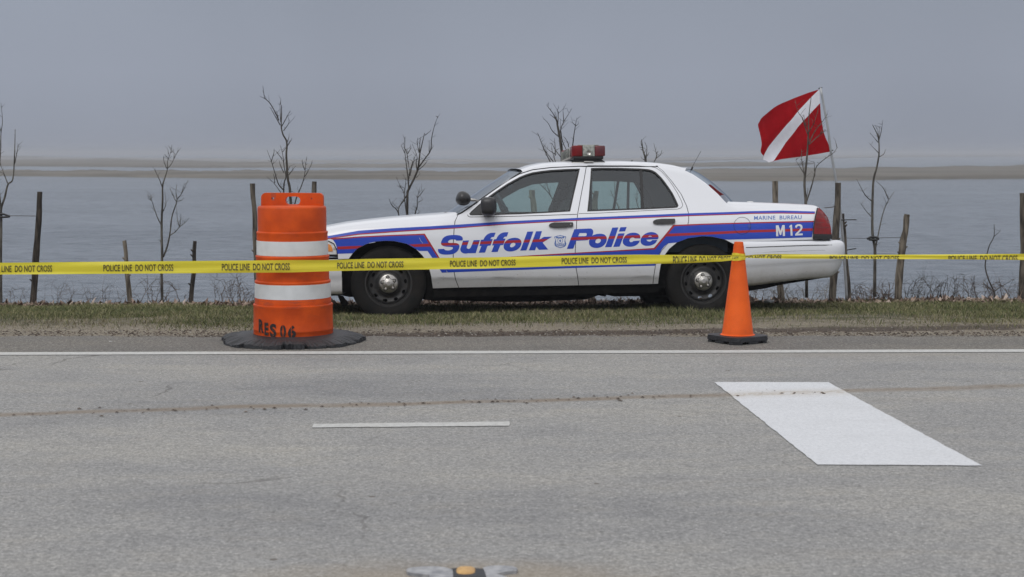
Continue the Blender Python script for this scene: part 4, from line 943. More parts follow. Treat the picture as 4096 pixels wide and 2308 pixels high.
# mirrors
def blob(name, loc, dims, m, parent, rot=(0, 0, 0), p=2.6):
    bm = bmesh.new(); bmesh.ops.create_uvsphere(bm, u_segments=28, v_segments=18, radius=1)
    for v in bm.verts:
        c_ = v.co; k = (abs(c_.x) ** p + abs(c_.y) ** p + abs(c_.z) ** p) ** (-1 / p); v.co = c_ * k
    bmesh.ops.scale(bm, vec=dims, verts=bm.verts); M_ = Matrix.Rotation(rot[2], 3, 'Z') @ Matrix.Rotation(rot[1], 3, 'Y') @ Matrix.Rotation(rot[0], 3, 'X')
    bmesh.ops.rotate(bm, cent=(0, 0, 0), matrix=M_, verts=bm.verts); bmesh.ops.translate(bm, vec=loc, verts=bm.verts)
    return bm_obj(name, bm, m, parent, smooth=True)
for side in (-1, 1):
    mx_, mz_ = car_px(1953, 826, off=.10)
    mi = blob('wing_mirror', (mx_, side * (H0(mx_, .95) + .09), mz_), (.072, .10, .085), M_MIRROR, car, (0, 0, side * .15), 3.6)
    tri = L2(Z(4, 1780, 560, [(395, 1190), (560, 1035), (690, 925), (760, 1000), (800, 1190), (440, 1200)]))
    panel('mirror_sail', [(tri, [])], M_BLACK, off=.004, parent=mi, rim=.02, side=side, g=(.1, .05))
    blob('mirror_foot', (mx_ + .0, side * (H0(mx_, .93) + .01), mz_ - .055), (.05, .06, .03), M_BLACK, mi)
sx, sz = car_px(1847, 795, off=-.06)
sy = -(H0(sx, .95) - .04)
spl = lathe('spotlight', [(0, .055), (.03, .055), (.055, .048), (.072, .03), (.078, .0), (.070, -.035), (.048, -.062), (.02, -.075), (0, -.078)], M_MIRROR, car, 32, 'Z')
spl.location = (sx, sy, sz); spl.rotation_euler = (0, R(-72), R(12)); spl.scale = (.86, .98, 1.0)
ex, ez = car_px(1917, 803)
tube('spotlight_stem', [(sx + .045, sy + .0, sz - .010), (sx + .11, sy + .015, sz - .017), (ex, -(Hf(ex, ez) - .005), ez - .002)], lambda q: .016 - .007 * q, M_CHROME, spl, 10)
bpy.data.objects['spotlight_stem'].matrix_parent_inverse = spl.matrix_basis.inverted()
# light bar
lx0 = car_px(2275, 640, off=-.25)[0]; lx1 = car_px(2406, 640, off=-.25)[0]; lxc = (lx0 + lx1) / 2; lw = lx1 - lx0
lz0 = ze(lxc) + .012
bar = empty('light_bar', (lxc, 0, lz0)); bar.parent = car
zt = .165; zbm = .062
def lens(name, xa, xb, ya, yb, m, bev=.008): return rbox(name, (xb - xa, yb - ya, zt - zbm), ((xa + xb) / 2, (ya + yb) / 2, (zt + zbm) / 2), m, bar, bev, 3)
BY = .60
for sg in (-1, 1):
    ya, yb = (sg * BY, sg * (BY - .07)) if sg < 0 else (.13, .20)
    lens('red_lens', -lw / 2 + .0, -lw / 2 + lw * .32, ya, yb, M_REDLENS, .012); lens('clear_lens', -lw / 2 + lw * .323, -lw / 2 + lw * .68, ya - .0, yb, M_CLEARLENS, .004); lens('red_lens', -lw / 2 + lw * .683, lw / 2, ya, yb, M_DKREDLENS, .012)
    lathe('lamp_reflector', [(0, .0), (.014, -.004), (.022, -.010)], M_CHROME, bar, 20, 'Y', loc=(0, -BY - .002 if sg < 0 else .199, .095))
for k, (a_, b_, m_) in enumerate([(-.525, -.42, M_REDLENS), (-.415, -.285, M_DKREDLENS), (-.28, -.12, M_CLEARLENS), (-.115, .015, M_DKREDLENS), (.02, .125, M_REDLENS)]): lens('lens_section', -lw / 2 + .012, lw / 2 - .012, a_, b_, m_, .006)
rbox('bar_frame', (lw - .03, .78, .03), (0, -.20, .050), M_BLACK, bar, .008)
rbox('bar_cap', (lw * .62, .78, .006), (0, -.20, zt + .004), M_CLEARLENS, bar, .002)
for sg in (-1, 1):
    q = [(-lw / 2 - .0, .0), (lw / 2 + .0, .0), (lw / 2 - .0, .014), (lw * .36, .042), (-lw * .36, .042), (-lw / 2, .014)]
    extr('mount_foot', q, -.52 if sg < 0 else .12, -.57 if sg < 0 else .17, M_RUB, bar)
    rbox('mount_clip', (lw * .28, .02, .012), (.0, -.60 if sg < 0 else .20, .010), M_CHROME, bar, .003)
    rbox('mount_rail', (lw * 1.0, .03, .010), (.0, -.575 if sg < 0 else .175, .002), M_CHROME, bar, .003)
for k in range(14): rbox('louvre', (.012, .006, .085), (-lw / 2 - .012, -.50 + k * .048, .10), M_RUB if k % 2 else M_CLEARLENS, bar, .002)
for k in range(14): rbox('louvre_base', (.03, .006, .010), (-lw / 2 - .002, -.50 + k * .048, .052), M_CHROME, bar, .002)
# aerials and puck
ax, az = car_px(2765, 677, off=-.4); axx, azz = car_px(2799, 606, off=-.4)
an = tube('antenna', [(ax, -.26, az), (ax + .01, -.26, az + .03), (axx, -.26, azz)], .0022, M_BLACK, car, 6); tube('antenna_base', [(ax - .004, -.26, az - .012), (ax + .008, -.26, az + .022)], .009, M_BLACK, an, 8)
ax, az = car_px(2527, 644, off=-.6); an = tube('antenna', [(ax, -.02, az - .02), (ax, -.02, az + .005)], .010, M_BLACK, car, 8); tube('antenna_mast', [(ax, -.02, az), (ax + .12, -.02, az + .045)], .0012, M_CHROME, an, 5)
px_, pz_ = car_px(2992, 812, off=-.35); M_PUCK = mat('white_puck', (.7, .7, .69), .4)
lathe('antenna_puck', [(0, .022), (.026, .021), (.031, .014), (.033, 0)], M_PUCK, car, 24, 'Z', loc=(px_, -.55, pz_ - .008))
# interior
rbox('dashboard', (.35, 1.4, .22), (X_COWL + .34, 0, .86), M_CAB, car, .05, 3)
tubr = extr('cabin_tub', [(X_COWL + .1, .30), (X_DECK, .30), (X_DECK, .80), (1.0, .80), (.9, .55), (-.5, .55), (-.7, .84), (X_COWL + .1, .84)], -.84, .84, M_CAB)
for sy_ in (-.40, .40):
    rbox('seat_cushion', (.5, .5, .18), (-.05, sy_, .52), M_SEAT, car, .05, 3)
    st = rbox('seat_back', (.16, .48, .58), (.24, sy_, .82), M_SEAT, car, .06, 3, rot=(0, R(14), 0))
    rbox('headrest', (.10, .26, .16), (.34, sy_, 1.17), M_SEAT, st, .04, 3, rot=(0, R(14), 0))
rbox('rear_seat', (.18, 1.35, .50), (1.02, 0, .72), M_SEAT, car, .06, 3, rot=(0, R(16), 0))
rbox('parcel_shelf', (.5, 1.3, .03), (1.38, 0, .93), M_CAB, car, .01)
stw = bmesh.new()
pts = [Vector((0, .19 * math.cos(a), .19 * math.sin(a))) for a in np.linspace(0, 2 * math.pi, 33)]
V, F = tube_arrays(pts, .014, 8, False); V2, F2 = tube_arrays([Vector((0, -.18, 0)), Vector((.02, 0, -.01)), Vector((0, .18, 0))], .02, 8)
V, F = merge([(V, F), (V2, F2)]); swh = from_arrays('steering_wheel', V, F, M_CAB, car, True)
wx, wz = car_px(2015, 828, off=-.5); swh.location = (wx, -.38, wz - .02); swh.rotation_euler = (0, R(-28), 0)
rbox('laptop', (.03, .30, .24), (wx + .02, .02, wz + .0), M_CAB, car, .01, rot=(0, R(-22), 0))
rbox('inside_mirror', (.04, .24, .06), (X_HDR - .05, 0, 1.24), M_CAB, car, .015)

# ------------------------------------------------------------------ traffic drum
M_ORANGE = mat('drum_orange_plastic', (.68, .088, .006), .5, c2=(.50, .056, .004), spec=.22, scale=6, bump=.05, bscale=40)
t, b = nodes_of(M_ORANGE); tc = N(t, 'ShaderNodeTexCoord'); oc = tc.outputs['Object']; lnk = b.inputs['Base Color'].links[0].from_socket
smg = mth(t, 'MULTIPLY', sstep(t, noise(t, oc, 5, 6, .7, (1, 1, 3)), .56, .70), .30)
c = mixc(t, smg, lnk, (.25, .06, .03)); spz = N(t, 'ShaderNodeSeparateXYZ'); t.links.new(oc, spz.inputs[0])
scf = mth(t, 'MULTIPLY', mth(t, 'MULTIPLY', sstep(t, spz.outputs[2], .26, .29), mth(t, 'SUBTRACT', 1.0, sstep(t, spz.outputs[2], .325, .345))), sstep(t, noise(t, oc, 26, 5, .7, (.3, .3, 1.3)), .47, .62))
c = mixc(t, mth(t, 'MULTIPLY', scf, .35), c, (.12, .05, .04)); t.links.new(c, b.inputs['Base Color'])
M_SHEET = mat('white_reflective_band', (.70, .715, .72), .4, c2=(.62, .635, .64), scale=10, bump=.05, bscale=300)
M_RUBBASE = mat('recycled_rubber_base', (.010, .0105, .013), .55, c2=(.024, .025, .029), scale=9, bump=.4, bscale=60)
DY = 11.95; dc = P(1173.5, 1300, DY); DX = dc.x
drum = empty('traffic_drum', (DX, DY, 0)); tag(drum, 'orange and white striped traffic drum on a black rubber base, stencilled near the bottom', 'traffic drum')
def dz3(y, Y=DY - .29): return P(1173, 700 + y / 1.9354, Y).z
dr = lambda wpx: wpx / 2 / 1.9354 * (DY / FOC) * .988
M_ORANGE.name = 'drum_orange_plastic'
prof_d = [(.0, dz3(232, DY)), (dr(400), dz3(236, DY - .1)), (dr(500), dz3(244, DY - .2)), (dr(526), dz3(254)), (dr(534), dz3(268)), (dr(534), dz3(446)), (dr(553), dz3(451)), (dr(557), dz3(458)), (dr(552), dz3(466)), (dr(552), dz3(516)),
          (dr(552), dz3(517)), (dr(554), dz3(634)), (dr(562), dz3(637)), (dr(574), dz3(641)), (dr(576), dz3(648)), (dr(567), dz3(660)), (dr(569), dz3(832)), (dr(590), dz3(837)), (dr(594), dz3(844)), (dr(589), dz3(853)), (dr(588), dz3(856)), (dr(592), dz3(970)), (dr(594), dz3(973)),
          (dr(596), dz3(1018)), (dr(620), dz3(1022)), (dr(624), dz3(1029)), (dr(617), dz3(1040)), (dr(621), dz3(1205)), (dr(627), dz3(1213)), (dr(627), dz3(1222)), (dr(622), dz3(1226)), (dr(622), dz3(1262))]
mi_ = [0] * (len(prof_d) - 1)
bd = lathe('drum_body', prof_d, [M_ORANGE], drum, 96, 'Z', loc=(0, 0, 0), angle=50)
for (a, b_, i0) in ((520, 632, 8), (857, 969, 17)):
    r_ = dr(553) if a == 520 else dr(590); lathe('reflective_band', [(r_ - .001, dz3(b_) - .001), (r_ + .0025, dz3(b_)), (r_ + .0015, dz3(a)), (r_ - .002, dz3(a) + .001)], M_SHEET, drum, 96, 'Z')
# handle plate with a hole
def hp3(pts): return [(P(850 + x / 1.9354, 700 + y / 1.9354, DY - .02).x - DX, P(850 + x / 1.9354, 700 + y / 1.9354, DY - .02).z) for x, y in pts]
hout = hp3(sl_([(378, 262), (378, 175), (384, 155), (400, 142), (425, 138), (620, 139), (812, 140), (838, 144), (852, 158), (857, 178), (858, 262)], 3))
hh1 = hp3(sl_([(565, 195), (572, 175), (590, 167), (655, 167), (676, 178), (682, 200), (674, 220), (655, 228), (592, 228), (572, 218)], 3)); hh2 = hp3(circ(468, 181, 10, 10)); hh3 = hp3(circ(770, 183, 6, 10))
bm = bm_poly([(hout, [hh1, hh2, hh3])]); drape('handle', bm, lambda a, b_: -.035, M_ORANGE, drum, rim=.07, nrm=False)
bm = bm_poly([(hout, [hh1, hh2, hh3])]); drape('handle', bm, lambda a, b_: .035, M_ORANGE, drum, sgn=-1, nrm=False)
rec = hp3([(455, 138), (493, 138), (493, 185), (485, 200), (465, 202), (455, 190)])
M_ORD = mat('drum_orange_shaded', (.50, .075, .014), .5, c2=(.42, .06, .012), scale=8)  # darker copy of the drum orange, paints recess shade on the flat handle
bm = bm_poly([(rec, [hp3(circ(468, 181, 11, 10))])]); drape('handle_recess_shade', bm, lambda a, b_: -.0362, M_ORD, drum, rim=0, nrm=False)
# RES 06 stencil wrapped on the drum
M_STENCIL = mat('stencil_black', (.012, .010, .010), .6, c2=(.10, .03, .015), scale=50, lo=.5, hi=.68)
def drum_text(s, x0, x1, yb, yt, bold, slant=0, cut=True):
    bm = text_bm(s, bold)
    if cut:
        for k in range(3):
            pass
    z0, z1_ = dz3(yb), dz3(yt); r_ = dr(628) + .0012
    for v in bm.verts:
        px = x0 + (x1 - x0) * v.co.x; X = (px - 626.5) / 1.9354 * (DY - .28) / FOC; v.co = Vector((X, z0 + (z1_ - z0) * v.co.y - slant * X, 0))
    grid_cut(bm, .02, .05)
    return drape('stencil_letter', bm, lambda a, b_: -math.sqrt(max(1e-6, r_ * r_ - a * a)), M_STENCIL, bd)
drum_text('R', 383, 428, 1240, 1136, .05, .05); drum_text('E', 436, 470, 1245, 1146, .045); drum_text('S', 482, 536, 1255, 1152, .045); drum_text('0', 566, 614, 1258, 1160, .04); drum_text('6', 628, 690, 1260, 1164, .04, -.03)
for xx_ in (590, 655):
    bm = bm_poly([([((xx_ - 626.5 + a) / 1.9354 * (DY - .28) / FOC, dz3(y_)) for a, y_ in ((-1.8, 1262), (1.8, 1262), (1.8, 1138), (-1.8, 1138))], [])]); grid_cut(bm, .02, .05)
    r2_ = dr(628) + .0022; drape('stencil_bridge', bm, lambda a, b_: -math.sqrt(max(1e-6, r2_ ** 2 - a * a)), M_ORANGE, bd)
# ragged rubber ring
V, F = [], []; nS = 220; radii = [(.30, .069), (.335, .069), (.42, .062), (.50, .046), (.545, .030), (.548, .006), (.52, .004)]
rgb_ = random.Random(4); jv = [rgb_.uniform(-1, 1) for _ in range(nS)]
for k in range(nS):
    a = 2 * math.pi * k / nS; seg_ = math.floor(k / 11); notch = -.035 if k % 11 == 0 else 0
    j = math.sin(a * 5) * .010 + (rgb_.random() - .5) * .014 + notch + math.sin(seg_ * 2.3) * .012
    for i, (r_, z_) in enumerate(radii):
        rr = r_ + (j if i >= 3 else 0) * (1 if i > 3 else .4); V.append((rr * math.cos(a), rr * math.sin(a), max(.004, z_ + (math.sin(a * 9 + 2) * .008 + math.sin(seg_ * 5.1) * .008 + .004 * jv[k] if 2 < i < 5 else 0))))
nr = len(radii)
for k in range(nS):
    for i in range(nr - 1): F.append((k * nr + i, ((k + 1) % nS) * nr + i, ((k + 1) % nS) * nr + i + 1, k * nr + i + 1))
from_arrays('rubber_base', V, F, M_RUBBASE, drum, smooth=False)

# ------------------------------------------------------------------ cone
M_CONE = mat('cone_orange_vinyl', (.86, .130, .012), .55, c2=(.72, .10, .009), spec=.25, scale=5, bump=.08, bscale=30)
t, b = nodes_of(M_CONE); tc = N(t, 'ShaderNodeTexCoord'); oc = tc.outputs['Object']; lnk = b.inputs['Base Color'].links[0].from_socket
c = mixc(t, mth(t, 'MULTIPLY', sstep(t, noise(t, oc, 9, 7, .75, (1, 1, .5)), .55, .72), .35), lnk, (.35, .08, .03)); t.links.new(c, b.inputs['Base Color'])
KY = 11.90; kc = P(2950, 1360, KY); KX = kc.x
cone = empty('traffic_cone', (KX, KY, 0)); tag(cone, 'plain orange traffic cone with black base and tape round its neck', 'traffic cone')
kz = lambda v, Y=KY: P(2950, v, Y).z; kr = lambda px: px / 2 * KY / FOC
top_z = kz(967)
lathe('cone_body', [(kr(140), .060), (kr(127), .066), (kr(124), .075), (kr(40), top_z - .03), (kr(35), top_z - .001), (kr(30), top_z), (kr(24), top_z - .002), (kr(22), top_z - .05)], M_CONE, cone, 64, 'Z', angle=40)
tube('neck_rib', [Vector((kr(43) * math.cos(a), kr(43) * math.sin(a), top_z - .035)) for a in np.linspace(0, 2 * math.pi, 33)], .001, M_CONE, cone, 5)
bm = bmesh.new(); hw = .19; chf = .055
octo = [(hw, -hw + chf), (hw, hw - chf), (hw - chf, hw), (-hw + chf, hw), (-hw, hw - chf), (-hw, -hw + chf), (-hw + chf, -hw), (hw - chf, -hw)]
a_ = R(33); octo = [(x * math.cos(a_) - y * math.sin(a_), x * math.sin(a_) + y * math.cos(a_)) for x, y in octo]
lo_ = [bm.verts.new((x, y, .022)) for x, y in octo]; hi_ = [bm.verts.new((x * .985, y * .985, .058)) for x, y in octo]
bm.faces.new(lo_[::-1]); bm.faces.new(hi_)
for i in range(8): bm.faces.new((lo_[i], lo_[(i + 1) % 8], hi_[(i + 1) % 8], hi_[i]))
bmesh.ops.bevel(bm, geom=[e_ for e_ in bm.edges], offset=.004, segments=2, affect='EDGES')
cb = bm_obj('cone_base', bm, M_RUBBASE, cone, smooth=True, angle=30)
for i in range(8):
    x, y = octo[i]; x2, y2 = octo[(i + 1) % 8]; rbox('base_foot', (.10, .04, .022), ((x + x2) / 2 * .88, (y + y2) / 2 * .88, .011), M_RUBBASE, cb, .004, rot=(0, 0, math.atan2(y2 - y, x2 - x)))

# ------------------------------------------------------------------ police tape
M_TAPE = mat('yellow_barrier_tape', (.86, .77, .05), .42, c2=(.78, .68, .045), scale=3, stretch=(.5, 1, 20))
nt_, b = nodes_of(M_TAPE)
trn = N(nt_, 'ShaderNodeBsdfTranslucent'); trn.inputs[0].default_value = (.75, .6, .05, 1); ms = N(nt_, 'ShaderNodeMixShader'); ms.inputs[0].default_value = .25
oo = [n_ for n_ in nt_.nodes if n_.type == 'OUTPUT_MATERIAL'][0]
nt_.links.new(b.outputs[0], ms.inputs[1]); nt_.links.new(trn.outputs[0], ms.inputs[2]); nt_.links.new(ms.outputs[0], oo.inputs[0])
M_TTXT = mat('tape_print_black', (.04, .033, .012), .5, c2=(.09, .075, .02), scale=60)
TOP = [(-3200, 1062), (-700, 1052), (0, 1051), (500, 1046), (1015, 1042), (1160, 1040), (1309, 1040), (1490, 1035), (1934, 1029.5), (2344, 1021), (2560, 1018), (2640, 1019), (2760, 1020), (2884, 1022), (2930, 1020), (2962, 1022), (2976, 1023), (3022, 1018), (3090, 1015.5), (3135, 1016), (3444, 1019), (3750, 1018), (4096, 1015), (4800, 1008), (7300, 1000)]
BOT = [(-3200, 1112), (-700, 1099), (0, 1098), (500, 1095), (1015, 1091), (1160, 1090), (1309, 1085), (1490, 1081), (1934, 1074.5), (2344, 1062), (2560, 1057), (2640, 1055), (2760, 1052), (2884, 1046), (2930, 1041), (2962, 1033), (2976, 1030), (3022, 1033), (3090, 1034), (3135, 1034.5), (3444, 1035.5), (3750, 1037), (4096, 1040), (4800, 1044), (7300, 1060)]
DEP = [(-3200, 10.9), (-700, 11.35), (0, 11.45), (1020, DY - .328), (1173, DY - .328), (1330, DY - .322), (2000, 11.72), (2700, 11.82), (2915, KY - .095), (2950, KY - .115), (2985, KY - .10), (3300, 11.70), (4096, 11.45), (4800, 11.2), (7300, 10.6)]
def smt(u, T): return lin(u, T)
us = list(np.arange(-3200, 7300, 18.0)); rows = 6; V, F = [], []
def tape_pos(u, f, lift=0.0):
    v = smt(u, TOP) + (smt(u, BOT) - smt(u, TOP)) * f
    y = smt(u, DEP) + .006 * math.sin(u * .011) * math.sin(f * 3.1) + .003 * math.sin(f * 9 + u * .004) - lift
    if 990 < u < 1360:   # hug the drum front
        y = min(y, DY - math.sqrt(max(0, .302 ** 2 - ((u - 1173.5) * DY / FOC) ** 2)) - .014 - lift) if abs(u - 1173.5) < 150 else y
    return P(u, v, y)
for u in us:
    for k in range(rows + 1): V.append(tape_pos(u, k / rows))
for i in range(len(us) - 1):
    for k in range(rows): q = i * (rows + 1) + k; F.append((q, q + 1, q + rows + 2, q + rows + 1))
tape = from_arrays('police_tape', V, F, M_TAPE, None, smooth=True)
tag(tape, 'long yellow police line tape strung across the whole view past drum and cone', 'barrier tape')
# folded-over lower strip right of the wheel
V, F = [], []
for u in np.arange(2560, 4800, 18.0):
    kf = min(1, (u - 2560) / 300); 
    if 2905 < u < 3010: continue
for (ua, ub) in ((2560, 2900), (3030, 7290)):
    k0 = len(V); uu = list(np.arange(ua, ub, 20.0))
    for u in uu:
        wdt = (.35 if u < 2900 else .8) * min(1, (u - ua) / 200 + .1)
        for f in (1.0, 1 - wdt): p = tape_pos(u, f); p.y += .004 + .004 * (1 - f); V.append(p)
    for i in range(len(uu) - 1): q = k0 + 2 * i; F.append((q, q + 1, q + 3, q + 2))
from_arrays('folded_edge', V, F, M_TAPE, tape, smooth=True)
# band round the neck of the cone
zc = kz(1030); rr_ = lambda z: kr(124) + (kr(40) - kr(124)) * (z - .075) / (top_z - .03 - .075)
V, F = [], []; nS = 40
za, zb_ = kz(1012), kz(1040)
for k in range(nS):
    a = 2 * math.pi * k / nS
    for q in range(4): z = za + (zb_ - za) * q / 3 + .004 * math.sin(a * 2 + q); r_ = rr_(z) + .004 + .003 * math.sin(a * 7 + q * 2); V.append((KX + r_ * math.cos(a), KY + r_ * math.sin(a), z))
for k in range(nS):
    for q in range(3): F.append((k * 4 + q, ((k + 1) % nS) * 4 + q, ((k + 1) % nS) * 4 + q + 1, k * 4 + q + 1))
from_arrays('neck_wrap', V, F, M_TAPE, tape, smooth=True)
def tape_text(s, x0, x1, f0=.25, f1=.80, clip=None, fs=1.0):
    bm = text_bm(s, .016, 1.02)
    if clip:   # letters disappear round the fold
        bmesh.ops.bisect_plane(bm, geom=bm.verts[:] + bm.edges[:] + bm.faces[:], dist=1e-7, plane_co=(0, clip[0], 0), plane_no=Vector((-(clip[1] - clip[0]), 1, 0)).normalized(), clear_inner=True)
    sx_ = S_
    grid_cut(bm, .04, .2)
    V = []; 
    for v in bm.verts: V.append(tape_pos((x0 + (x1 - x0) * v.co.x) * sx_, f1 + (f0 - f1) * v.co.y, .0045))
    bm.verts.index_update(); F = [[v.index for v in f.verts] for f in bm.faces]; bm.free()
    me = bpy.data.meshes.new('tape_lettering'); me.from_pydata([tuple(v) for v in V], [], F)
    return link('tape_lettering', me, M_TTXT, tape)
full_s = 'POLICE LINE  DO NOT CROSS'
for x0, x1 in ((-1860, -1672), (-1552, -1366), (-1246, -1061), (-941, -758), (-638, -457), (-336, -158), (-42, 131), (260, 436), (558, 729), (848, 1015), (1132, 1297)): tape_text(full_s, x0, x1)
tape_text(full_s, 1413, 1577, .22, .80)
tape_text(full_s, 1693, 1838, .13, 1.20, (.22, .62))
tape_text('LICE', 1843, 1858, .35, 1.2, (.45, .5)); tape_text('DO NOT CROSS', 1876, 1966, .22, 1.55, (.45, .45))
tape_text(full_s, 2087, 2262, .30, 1.45, (.42, .42)); tape_text(full_s, 2386, 2560, .25, 1.30, (.36, .28)); tape_text(full_s, 2680, 2858, .25, 1.3, (.3, .28))
for x0_ in (2982, 3288, 3596, 3906, 4218): tape_text(full_s, x0_, x0_ + 184, .25, 1.3, (.3, .28))

# ------------------------------------------------------------------ fence posts, saplings, brush
def bark(name, c1, c2, sc__=30, rough=.95):
    return mat(name, c1, rough, c2=c2, scale=sc__, bump=1.0, bscale=60, lo=.38, hi=.62, stretch=(1, 1, .18), detail=8)
M_POST = [bark('post_bark_grey', (.028, .023, .018), (.14, .12, .095)), bark('post_bark_dark', (.016, .013, .010), (.065, .052, .040)), bark('post_weathered', (.055, .045, .034), (.21, .18, .14))]
M_TWIG = [bark('sapling_bark_dark', (.020, .017, .014), (.075, .066, .055), 40), bark('sapling_bark_grey', (.035, .031, .026), (.13, .12, .10), 40)]
YR = 17.0
def post(label, px, w0, w1, m, Y=YR, knots=2):
    e0 = P(*px[0], Y); o_ = empty('fence_post', (e0.x, Y, zg(e0.x, Y))); tag(o_, label, 'fence post', 'rustic wooden posts along the bank')
    pts = [P(u, v, Y) for u, v in px]; pts[0] = pts[0] + (pts[0] - pts[1]).normalized() * .08
    pts = catmull(pts, 6 if len(pts) > 2 else 1)
    if len(pts) < 4: pts = [pts[0].lerp(pts[-1], k / 10) for k in range(11)]
    s = Y / FOC / 2; rp = random.Random(int(w0 * 31 + px[0][0])); ph = [rp.uniform(0, 6) for _ in range(4)]
    pts = [p + Vector((math.sin(i * .9 + ph[0]) * .0035, 0, 0)) for i, p in enumerate(pts)]
    V, F = tube_arrays(pts, lambda q: s * (w0 + (w1 - w0) * q) * (1 + .05 * math.sin(q * 17 + ph[1]) + .05 * math.sin(q * 7 + ph[2])), 12, True, .12)
    V = [v - o_.location for v in V]; from_arrays('stake', V, F, m, o_, smooth=True).data.set_sharp_from_angle(angle=R(50))
    for k in range(knots):
        q = rp.uniform(.25, .85); c = pts[int(q * (len(pts) - 1))]; sd_ = rp.choice((-1, 1)); r_ = s * (w0 + (w1 - w0) * q)
        tube('knot', [c + Vector((sd_ * r_ * .6, -.01, 0)) - o_.location, c + Vector((sd_ * (r_ + .016), -.015, .022)) - o_.location], lambda q: .012 - .006 * q, m, o_, 6)
    return o_
post('dark bowed post, leftmost whole one, wired to the sapling at the left edge', [(130, 1222), (147, 1000), (160, 767)], 27, 22, M_POST[1])
post('short slim post leaning left, between leftmost tall post and sapling', [(520, 1226), (508, 1080), (498, 962)], 20, 16, M_POST[2])
post('short dark knobbly post just right of the spreading left sapling', [(763, 1219), (774, 1090), (780, 964)], 19, 15, M_POST[1], knots=4)
post('tall grey post rising at the left side of the traffic drum', [(1036, 1218), (1024, 1036), (1019, 880), (1010, 734)], 22, 19, M_POST[0])
post('post whose squared top shows above the right of the drum handle', [(1262, 1218), (1258, 950), (1256.5, 726)], 20, 20, M_POST[0], knots=0)
post('pale post seen through the front door window of the car', [(2158, 1212), (2136, 860), (2128, 760)], 25, 22, M_POST[2])
post('post seen through the rear door window of the car', [(2367, 1212), (2380, 835), (2385, 764)], 26, 19, M_POST[0])
post('post standing behind the trunk lid, left of the flag sapling', [(3124, 1190), (3108, 950), (3100, 724)], 27, 22, M_POST[2])
post('tall thick post carrying the flag pole behind the tail light', [(3328, 1203), (3342, 960), (3353, 731)], 33, 24, M_POST[0], Y=16.8)
post('thin crooked stick post beside the lower flag pole', [(3399, 1193), (3386, 1050), (3378, 920), (3371, 854)], 16, 9, M_POST[0], Y=17.1)
post('weathered split post leaning right, alone at the right', [(3591, 1198), (3606, 1014), (3620, 930), (3629, 857)], 30, 23, M_POST[2], knots=3)
post('gnarled tall post cut off by the right picture edge', [(4090, 1198), (4096, 1000), (4094, 772)], 32, 30, M_POST[0], knots=4, Y=16.9)

def sapling(label, s, ox, oy, lines, w0, m, Y=YR, seed=1, extra_src=()):
    rp = random.Random(seed); tr = lines[0]; base = Z(s, ox, oy, tr)[0]; e0 = P(*base, Y)
    o_ = empty('sapling', (e0.x, Y, zg(e0.x, Y))); tag(o_, label, 'young tree', 'bare saplings along the bank')
    k_ = Y / FOC / 2
    allL = [Z(s, ox, oy, l) for l in lines] + list(extra_src)
    tl = allL[0]; tp = catmull([P(u, v, Y) for u, v in tl], 5)
    V, F = tube_arrays(tp, lambda q: k_ * (w0 * .88 * (1 - q) ** .8 + 2.4), 8, True, .14); V = [v - o_.location for v in V]; trunk = from_arrays('trunk', V, F, m, o_, smooth=True)
    def tw(pt):   # trunk width near a pixel
        best = min(range(len(tl)), key=lambda i: (tl[i][0] - pt[0]) ** 2 + (tl[i][1] - pt[1]) ** 2)
        return w0 * (1 - best / (len(tl) - 1)) ** .8 + 3.2
    for l in allL[1:]:
        n = len(l); length = sum(math.dist(l[i], l[i + 1]) for i in range(n - 1)); dy = rp.uniform(-.5, .5) * min(.5, length * k_ * 2)
        pts = catmull([P(u, v, Y + dy * (i / (n - 1)) ** 1.3) for i, (u, v) in enumerate(l)], 4)
        ww = min(tw(l[0]) * .6, 1.8 + length * .014); 
        V, F = tube_arrays(pts, lambda q: k_ * (ww * (1 - q) + 1.35), 5, True, .12); V = [v - o_.location for v in V]
        tv = [(V, F)]
        for q in range(int(length / 15)):      # little side buds and twigs
            i = rp.randrange(1, max(2, len(pts) - 1)); p = pts[i]; d = Vector((rp.uniform(-1, 1), rp.uniform(-.5, .5), rp.uniform(.3, 1))) * rp.uniform(.010, .095)
            tv.append(tube_arrays([p - o_.location, p + d * .5 + Vector((rp.uniform(-.006, .006), 0, 0)) - o_.location, p + d - o_.location], lambda z: .0019 - .0008 * z, 4))
        V, F = merge(tv); from_arrays('branch', V, F, m, o_, smooth=True)
    return o_
sapling('forked sapling at the left picture edge, strapped by a wire', 1.32, 0, 350, [[(5, 1158), (4, 900), (6, 700), (6, 640), (25, 580), (42, 512), (68, 482), (77, 350), (80, 220)], [(42, 510), (15, 440), (-5, 385)], [(78, 400), (90, 340), (98, 297)], [(6, 650), (-10, 500), (-4, 420), (3, 330), (5, 240), (13, 180), (5, 80)], [(6, 240), (-5, 190)]], 12, M_TWIG[1], seed=2)
